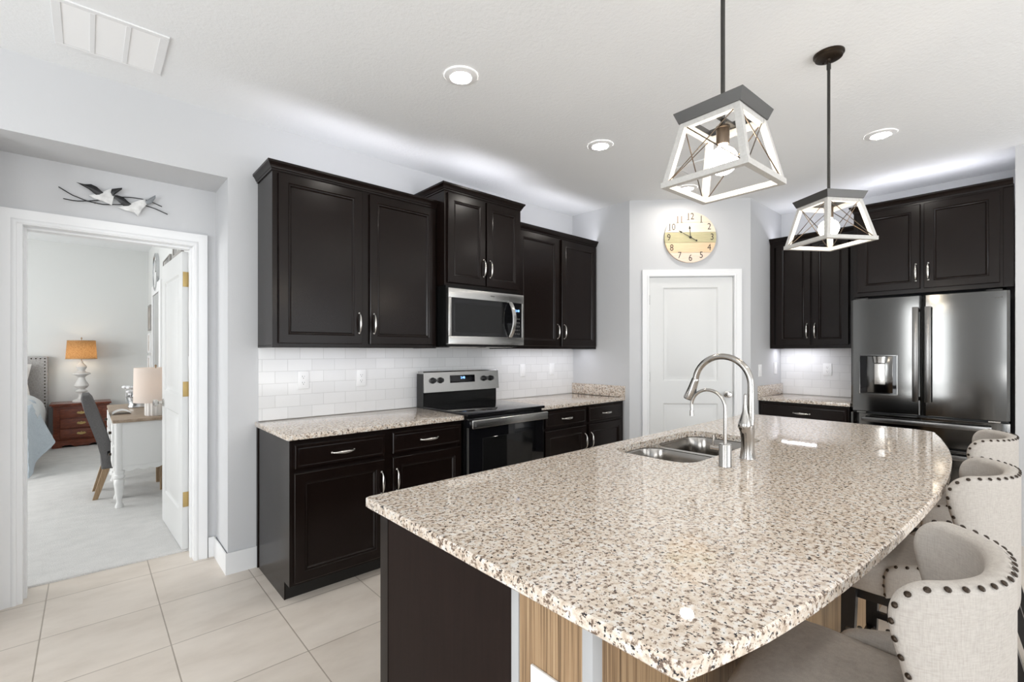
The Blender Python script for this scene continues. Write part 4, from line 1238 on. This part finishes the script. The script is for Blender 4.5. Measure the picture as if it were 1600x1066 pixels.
obj('standoff', B().cyl((0.03, YD - 0.012, 2.197), (0.03, YD, 2.197), 0.003, 8).cyl((0.23, YD - 0.012, 2.228), (0.23, YD, 2.228), 0.003, 8), BLKM, t)
def leaf(poly, y, puff=0.008):
    """domed sheet-metal shape"""
    b = B()
    cx = sum(p[0] for p in poly) / len(poly); cz = sum(p[1] for p in poly) / len(poly)
    poly = [(cx + (x - cx) * 1.06, cz + (z - cz) * 1.22) for x, z in poly]
    lp = []
    for f, d in ((1.0, 0.0), (0.97, -0.002), (0.7, -puff * 0.7), (0.35, -puff), (0.02, -puff * 1.1)):
        lp.append([(cx + (x - cx) * f, y + d, cz + (z - cz) * f) for x, z in poly])
    return b.loops(lp)
w1 = [(-0.047, 2.288), (-0.014, 2.285), (0.013, 2.291), (0.037, 2.283), (0.065, 2.26), (0.048, 2.245), (0.034, 2.244), (0.003, 2.266)]
w2 = [(0.104, 2.287), (0.149, 2.302), (0.148, 2.293), (0.119, 2.265), (0.108, 2.253), (0.099, 2.268)]
b1_ = [(0.007, 2.233), (0.034, 2.245), (0.065, 2.262), (0.104, 2.286), (0.113, 2.264), (0.111, 2.245), (0.102, 2.203), (0.065, 2.216), (0.027, 2.222)]
w3 = [(0.111, 2.249), (0.129, 2.254), (0.155, 2.25), (0.177, 2.231), (0.192, 2.222), (0.181, 2.208), (0.155, 2.207), (0.133, 2.226)]
w4 = [(0.26, 2.253), (0.279, 2.27), (0.307, 2.293), (0.308, 2.278), (0.287, 2.245), (0.266, 2.238)]
b2_ = [(0.133, 2.193), (0.166, 2.21), (0.192, 2.224), (0.229, 2.244), (0.256, 2.255), (0.266, 2.233), (0.241, 2.201), (0.224, 2.163), (0.207, 2.18), (0.166, 2.184)]
for body, wings, y in ((b1_, ((w1, BLKM), (w2, BLKM)), YD - 0.022), (b2_, ((w3, BLKM), (w4, BGRAD)), YD - 0.020)):
    bo = obj('bird', leaf(body, y), BWH, t)
    for w, m_ in wings: obj('wing', leaf(w, y - 0.004), m_, bo)
# ------------------------------------------------------------------ the bedroom beyond the doorway
# nightstand
t = thing('nightstand', 'reddish cherry nightstand with three drawers and brass pulls', 'nightstand', (-0.07, 9.03, 0))
b = B().box(-0.36, 0.22, 8.835, 9.24, 0.09, 0.595, 0.004)
p = [(-0.37, 0.004), (-0.28, 0.004), (-0.26, 0.04), (-0.18, 0.045), (-0.14, 0.02), (-0.07, 0.03), (0.0, 0.02), (0.04, 0.045), (0.12, 0.04), (0.14, 0.004), (0.23, 0.004), (0.23, 0.11), (-0.37, 0.11)]
b.prism(p, lambda u, v, w: (u, w, v), 8.81, 8.835).box(-0.37, -0.34, 8.83, 9.24, 0.004, 0.11).box(0.20, 0.23, 8.83, 9.24, 0.004, 0.11)
obj('body', b, CHERRY, t)
obj('top', B().box(-0.395, 0.255, 8.80, 9.25, 0.595, 0.620, 0.008, 3).box(-0.375, 0.235, 8.815, 9.24, 0.575, 0.596, 0.004), CHERRY, t)
for z0, z1 in ((0.135, 0.262), (0.278, 0.405), (0.421, 0.548)):
    d = obj('drawer', B().box(-0.29, 0.15, 8.815, 8.836, z0, z1, 0.006, 3), CHERRY, t)
    zc = (z0 + z1) / 2
    h = B()
    pl = [(-0.05, 0), (-0.035, 0.018), (-0.015, 0.012), (0, 0.024), (0.015, 0.012), (0.035, 0.018), (0.05, 0), (0.035, -0.014), (0.015, -0.01), (0, -0.02), (-0.015, -0.01), (-0.035, -0.014)]
    h.prism(pl, lambda u, v, w: (-0.07 + u, w, zc + v), 8.811, 8.8155)
    h.tube([(-0.07 + 0.03 * math.cos(a), 8.800 - 0.006 * abs(math.sin(a)), zc + 0.002 - 0.016 * abs(math.sin(a))) for a in [PI + PI * i / 10 for i in range(11)]], 0.004, 8)
    obj('pull', h, BRASS, d)
# turned table lamp on the nightstand
t = thing('table_lamp', 'turned chalky white table lamp with wicker shade on nightstand', 'lamp', (-0.07, 9.03, 0.62))
c = (-0.07, 9.03, 0.6202)
prof = [(0.10, 0), (0.10, 0.018), (0.085, 0.03), (0.05, 0.04), (0.032, 0.075), (0.034, 0.11), (0.05, 0.135), (0.072, 0.15), (0.055, 0.165), (0.035, 0.18), (0.06, 0.20), (0.082, 0.23), (0.070, 0.265), (0.045, 0.31), (0.036, 0.35), (0.06, 0.375), (0.10, 0.395), (0.098, 0.41), (0.05, 0.43), (0.034, 0.45), (0.05, 0.475), (0.062, 0.50), (0.045, 0.53), (0.02, 0.555), (0.015, 0.59)]
obj('lamp_base', B().lathe(prof, c, 28), LAMPW, t)
sh = B().lathe([(0.172, 1.235), (0.155, 1.50)], (-0.07, 9.03, 0), 40, cap=False)
so = obj('lamp_shade', sh, WICKER, t)
obj('shade_rim', B().lathe([(0.172, 1.233), (0.176, 1.233), (0.176, 1.241), (0.172, 1.241)], (-0.07, 9.03, 0), 40, cap=False).lathe([(0.154, 1.494), (0.158, 1.494), (0.158, 1.502), (0.154, 1.502)], (-0.07, 9.03, 0), 40, cap=False), TANLEG, so)
obj('bulb', B().lathe([(0.010, 1.24), (0.016, 1.28), (0.03, 1.33), (0.030, 1.36), (0.016, 1.385), (0.002, 1.39)], (-0.07, 9.03, 0), 16), BULBSOFT, t)
obj('finial', B().cyl((-0.07, 9.03, 1.20), (-0.07, 9.03, 1.525), 0.004, 8).lathe([(0.006, 1.52), (0.011, 1.53), (0.004, 1.545), (0.001, 1.55)], (-0.07, 9.03, 0), 12), TANLEG, t)

# bed
t = thing('bed', 'bed with grey nailhead headboard and pale bedding', 'bed', (-1.3, 8.2, 0))
obj('headboard', B().box(-2.2, -0.425, 9.16, 9.25, 0.02, 1.272, 0.012, 3), HBLIN, t)
nb = [B().lathe([(0.009, -0.004), (0.006, -0.007), (0.001, -0.008)], (0, 0, 0), 8, 'y')]
hn = None
pos = [(-0.455 - 0.045 * i, 1.243) for i in range(12)] + [(-0.455, 1.198 - 0.045 * i) for i in range(17)]
hbo = [o for o in t.children if o.name.startswith('headboard')][0]
for x, z in pos:
    if hn is None:
        hn = obj('nailhead', nb[0], BRONZE, hbo, keep=True); o = hn
    else:
        o = hn.copy(); C.objects.link(o); o.parent = hbo
    o.location = V((x, 9.162, z)) - BASE[t.name]
obj('bed_base', B().box(-2.15, -0.56, 7.05, 9.16, 0.02, 0.34), LAMPW, t)
obj('mattress', B().box(-2.16, -0.54, 7.02, 9.16, 0.34, 0.62, 0.05, 4), DUVET, t)
def puffy(nx, ny, f):
    b = B(); bm = b.bm
    g = [[bm.verts.new(f(i / nx, j / ny)) for i in range(nx + 1)] for j in range(ny + 1)]
    for j in range(ny):
        for i in range(nx): bm.faces.new((g[j][i], g[j][i + 1], g[j + 1][i + 1], g[j + 1][i]))
    return b
random.seed(3)
# duvet folded towards the headboard: a soft bulging roll, hanging a little over the side
def duv(u, v):
    y = 7.55 + 1.45 * v
    a = PI * (1 - u * 1.0)
    bul = 0.86 - 0.10 * (1 - math.sin(PI * min(1, max(0, v)))) 
    if u < 0.6:
        x = -2.15 + (1.55) * (u / 0.6); z = 0.66 + 0.14 * math.sin(PI * (0.15 + 0.85 * v)) + 0.015 * math.sin(x * 9 + y * 5)
    else:
        k = (u - 0.6) / 0.4
        an = PI / 2 * min(1, k * 1.5)
        zt = 0.66 + 0.14 * math.sin(PI * (0.15 + 0.85 * v))
        x = -0.60 + 0.17 * math.sin(an) - (0.03 * max(0, k - 0.67))
        z = zt - 0.17 * (1 - math.cos(an)) - 0.55 * max(0, k - 0.67)
        z += 0.01 * math.sin(y * 14)
    return (x, y, z)
d = obj('duvet', puffy(30, 24, duv), DUVET, t)
m_ = d.modifiers.new('thick', 'SOLIDIFY'); m_.thickness = 0.03; m_.offset = -1
# quilted blue bedspread: its side hangs to the floor, the corner lifts to a point
def qlt(u, v):
    y = 6.86 + 1.04 * v
    f = min(1, v / 0.72); g = max(0, (v - 0.72) / 0.28)
    ez = 0.03 + 0.24 * f ** 1.5 + 0.36 * g
    fl = 0.01 + 0.16 * f ** 2 - 0.13 * g
    quilt = 0.006 * abs(math.sin(u * 26 + v * 20)) + 0.006 * abs(math.sin(u * 26 - v * 20))
    zt = 0.665 + 0.10 * v * v
    if u < 0.4:
        return (-2.15 + 1.63 * u / 0.4, y, zt + quilt)
    k = (u - 0.4) / 0.6
    an = PI / 2 * min(1, k * 5)
    kk = max(0, k - 0.1) / 0.9
    return (-0.52 + 0.045 * math.sin(an) + fl * kk + 0.015 * math.sin(y * 11) * kk + quilt * 0.7, y, zt - 0.045 * (1 - math.cos(an)) - kk * (zt - 0.045 - ez))
q = obj('bedspread', puffy(60, 40, qlt), QUILT, t)
m_ = q.modifiers.new('thick', 'SOLIDIFY'); m_.thickness = 0.018; m_.offset = -1
def pillow(label, cx, cy, cz, w, h, th, tilt, m):
    b = B(); bm = b.bm
    for side in (-1, 1):
        n = 16
        g = [[None] * (n + 1) for _ in range(n + 1)]
        for j in range(n + 1):
            for i in range(n + 1):
                a, c = -1 + 2 * i / n, -1 + 2 * j / n
                f = (max(0, 1 - a ** 4) * max(0, 1 - c ** 4)) ** 0.5
                e = 1 - 0.10 * (1 - abs(a * c)) * max(abs(a), abs(c)) ** 2
                g[j][i] = bm.verts.new((a * w / 2 * e, side * th / 2 * f, c * h / 2 * e))
        for j in range(n):
            for i in range(n): bm.faces.new((g[j][i], g[j][i + 1], g[j + 1][i + 1], g[j + 1][i]))
    b.xf(M.Rotation(math.radians(tilt), 4, 'X'))
    o = obj('pillow', b, m)
    o.location = (cx, cy, cz)
    return solo(o, label, 'pillow')
pillow('white pillow sham leaning on the grey headboard', -0.98, 9.00, 0.93, 0.80, 0.50, 0.17, -16, SHAM)

# desk against the right wall
DXa, DXb, DY0, DY1 = 0.165, 0.655, 5.125, 6.60
t = thing('writing_desk', 'cream painted desk with turned legs and oak top', 'desk', (0.41, 5.86, 0))
b = B()
for y0, y1 in ((DY0, 5.50), (6.22, DY1)):
    b.box(DXa, DXb, y0, y1, 0.33, 0.735, 0.006)
b.box(DXa + 0.01, DXb, 5.49, 6.23, 0.60, 0.735)
for x in (DXa + 0.03, DXb - 0.03): b.cyl((x, DY0 + 0.012, 0.33), (x, DY0 + 0.012, 0.735), 0.028, 16)
sc = []
for i in range(25):
    x = DXa + 0.06 + (DXb - DXa - 0.12) * i / 24
    sc.append((x, 0.335 - 0.018 * abs(math.sin(i * PI / 6))))
b.prism(sc + [(DXb - 0.06, 0.36), (DXa + 0.06, 0.36)], lambda u, v, w: (u, w, v), DY0 - 0.004, DY0 + 0.006)
obj('body', b, CREAMP, t)
obj('top', B().box(DXa - 0.012, DXb + 0.03, DY0 - 0.02, DY1 + 0.03, 0.735, 0.762, 0.008, 3), OAKW, t)
for y0, y1 in ((DY0, 5.50), (6.22, DY1)):
    for z0, z1 in ((0.36, 0.53), (0.55, 0.715)):
        dr_ = obj('drawer', B().box(DXa - 0.012, DXa + 0.002, y0 + 0.03, y1 - 0.03, z0, z1, 0.004), CREAMP, t)
        obj('knob', B().lathe([(0.012, 0), (0.012, -0.012), (0.016, -0.018), (0.002, -0.024)], (DXa - 0.011, (y0 + y1) / 2, (z0 + z1) / 2), 12, 'x'), BRONZE, dr_)
lpf = [(0.018, 0.004), (0.028, 0.012), (0.029, 0.03), (0.020, 0.05), (0.019, 0.07), (0.028, 0.15), (0.036, 0.22), (0.034, 0.245), (0.026, 0.255), (0.040, 0.268), (0.040, 0.285), (0.030, 0.295), (0.038, 0.315), (0.038, 0.331)]
for x in (DXa + 0.035, DXb - 0.035):
    for y in (DY0 + 0.02, 5.47, 6.25, DY1 - 0.03):
        obj('leg', B().lathe(lpf, (x, y, 0), 18), CREAMP, t)
# desk lamp
lx, ly = 0.465, 5.30
t = thing('table_lamp', 'white ribbed ceramic lamp with drum shade on desk', 'lamp', (lx, ly, 0.762))
b = B()
lp = []
for r, z in ((0.076, 0.7625), (0.080, 0.770), (0.080, 0.90), (0.074, 0.925), (0.055, 0.945), (0.025, 0.955), (0.012, 0.957)):
    lp.append([(lx + (r + 0.003 * math.cos(16 * a)) * math.cos(a), ly + (r + 0.003 * math.cos(16 * a)) * math.sin(a), z) for a in [2 * PI * i / 96 for i in range(96)]])
obj('lamp_base', b.loops(lp), CERAM, t)
so = obj('lamp_shade', B().lathe([(0.165, 0.885), (0.160, 1.195)], (lx, ly, 0), 40, cap=False), DRUM, t)
obj('bulb', B().lathe([(0.010, 0.985), (0.016, 1.01), (0.028, 1.05), (0.028, 1.075), (0.014, 1.10), (0.002, 1.104)], (lx, ly, 0), 14), mat('dim_bulb', (1, 1, 1), 0.5, emit=(1.0, 0.75, 0.5), strength=4.5), t)
obj('stem', B().cyl((lx, ly, 0.955), (lx, ly, 1.205), 0.005, 10).lathe([(0.006, 1.205), (0.010, 1.215), (0.002, 1.225)], (lx, ly, 0), 12), TANLEG, t)
# silver tub of white flowers and an open booklet
t = thing('flower_tub', 'silver oval tub of white flowers at the back of the desk', 'planter', (0.41, 6.15, 0.762))
b = B()
lp = [[(0.41 + r * math.cos(a), 6.15 + 0.75 * r * math.sin(a), z) for a in [2 * PI * i / 32 for i in range(32)]] for r, z in ((0.10, 0.7625), (0.105, 0.77), (0.095, 0.80), (0.115, 0.87), (0.125, 0.875), (0.115, 0.88), (0.095, 0.82))]
tub = obj('tub', b.loops(lp), SILVER, t)
FLW = mat('white_petals', (0.82, 0.82, 0.84), 0.7)
for i in range(9):
    a = i * 2.4; r = 0.03 + 0.075 * (i / 9) ** 0.5
    x, y, z = 0.39 + r * math.cos(a) - 0.02, 6.15 + 0.7 * r * math.sin(a), 0.93 + 0.05 * math.cos(i * 1.7)
    fb = B()
    for k in range(6):
        an = k * PI / 3
        fb.loops([[(x + 0.012 * math.cos(an + q) * s + 0.02 * math.cos(an), y + 0.012 * math.sin(an + q) * s + 0.02 * math.sin(an), z + h) for q in [2 * PI * m / 8 for m in range(8)]] for s, h in ((0.3, -0.012), (1.3, 0.0), (1.0, 0.012), (0.2, 0.018))])
    fb.cyl((x, y, 0.83), (x, y, z), 0.002, 6)
    obj('flower', fb, FLW, t)
o = obj('booklet', puffy(10, 4, lambda u, v: (0.17 + 0.13 * u, 5.55 + 0.16 * v, 0.764 + 0.030 * math.sin(PI * u) ** 0.7)), FRAMEW)
m_ = o.modifiers.new('thick', 'SOLIDIFY'); m_.thickness = 0.004; m_.offset = 1
solo(o, 'white open booklet lying on the near corner of the desk top', 'booklet')
# upholstered desk chair facing the desk
t = thing('desk_chair', 'charcoal upholstered chair with splayed wooden legs tucked at desk', 'chair', (0.25, 5.72, 0))
prof = [(-0.04, 0.955), (0.005, 0.955), (0.03, 0.92), (0.075, 0.78), (0.125, 0.62), (0.16, 0.48), (0.175, 0.40), (0.175, 0.28), (0.09, 0.28), (0.085, 0.40), (0.065, 0.50), (0.025, 0.64), (-0.02, 0.79), (-0.05, 0.92)]
cb = B().prism(prof, lambda u, v, w: (u, w, v), 5.52, 5.93)
bmesh.ops.bevel(cb.bm, geom=[e for e in cb.bm.edges if abs(e.verts[0].co.y - e.verts[1].co.y) < 1e-6], offset=0.016, segments=3, affect='EDGES', profile=0.6)
obj('backrest', cb, CHAIRF, t, ang=50)
obj('seat', B().box(0.10, 0.58, 5.52, 5.93, 0.37, 0.47, 0.03, 3), CHAIRF, t)
for y in (5.55, 5.90):
    obj('leg', B().loops([[(0.13 + a, y + c, 0.30) for a, c in ((-.026, -.022), (.026, -.022), (.026, .022), (-.026, .022))], [(0.045 + a, y + c, 0.004) for a, c in ((-.018, -.016), (.018, -.016), (.018, .016), (-.018, .016))]]), TANLEG, t)
    obj('leg', B().box(0.52, 0.562, y - 0.02, y + 0.02, 0.004, 0.38, 0.003), TANLEG, t)

# things on the bedroom's right wall (x = 0.72)
def wall_frame(label, y0, y1, z0, z1, fm, am, w=0.03, name='picture_frame', cat='picture', group='framed pictures in the bedroom'):
    t = thing(name, label, cat, (0.72, (y0 + y1) / 2, (z0 + z1) / 2), FR_A, group)
    f = B()
    for a, c, e, g in ((y0, y1, z0, z0 + w), (y0, y1, z1 - w, z1), (y0, y0 + w, z0 + w, z1 - w), (y1 - w, y1, z0 + w, z1 - w)): f.box(0.695, 0.7195, a, c, e, g, 0.003, 1)
    obj('frame', f, fm, t)
    obj('picture' if cat == 'picture' else 'glass', B().box(0.706, 0.7192, y0 + w, y1 - w, z0 + w, z1 - w), am, t)
    return t
wall_frame('small dark framed print high on the wall near the bedroom far corner', 8.75, 9.05, 1.66, 2.05, FRAMEG, ARTW)
wall_frame('tan framed print hanging just below the small dark one', 8.80, 9.12, 1.32, 1.62, FRAMEW, ARTW)
wall_frame('pale framed print lowest in the column by the bedroom far corner', 8.82, 9.14, 0.96, 1.28, FRAMEW, ARTW, 0.04)
wall_frame('tall white framed mirror on the bedroom side wall below the round clock', 7.45, 8.50, 0.90, 2.28, FRAMEW, MIRROR, 0.14, 'wall_mirror', 'mirror', None)
wall_frame('grey photo print on the bedroom wall, upper of the pair by the door', 6.50, 7.12, 1.95, 2.46, FRAMEG, ART, 0.012)
wall_frame('grey photo print on the bedroom wall, lower of the pair by the door', 6.50, 7.12, 1.44, 1.92, FRAMEG, ART, 0.012)
wall_frame('grey framed print seen just above the open door', 5.60, 6.25, 2.34, 2.62, FRAMEG, ART, 0.05)
wall_frame('tall dark print glimpsed in the gap at the door hinges', 4.70, 5.26, 1.30, 1.98, BLKPL, ART, 0.02)
t = thing('wall_clock', 'round white clock on the bedroom side wall above the mirror', 'clock', (0.72, 7.98, 2.44))
b = B().lathe([(0.26, 0), (0.26, -0.03), (0.235, -0.036), (0.23, -0.022)], (0.7195, 7.98, 2.44), 36, 'x', cap=False)
obj('rim', b, SILVER, t)
obj('face', B().lathe([(0.232, -0.003), (0.232, -0.02)], (0.7195, 7.98, 2.44), 36, 'x'), FRAMEW, t)
obj('hands', B().box(0.694, 0.698, 7.976, 7.984, 2.44, 2.60).box(0.694, 0.698, 7.86, 7.98, 2.436, 2.444), BLKPL, t)
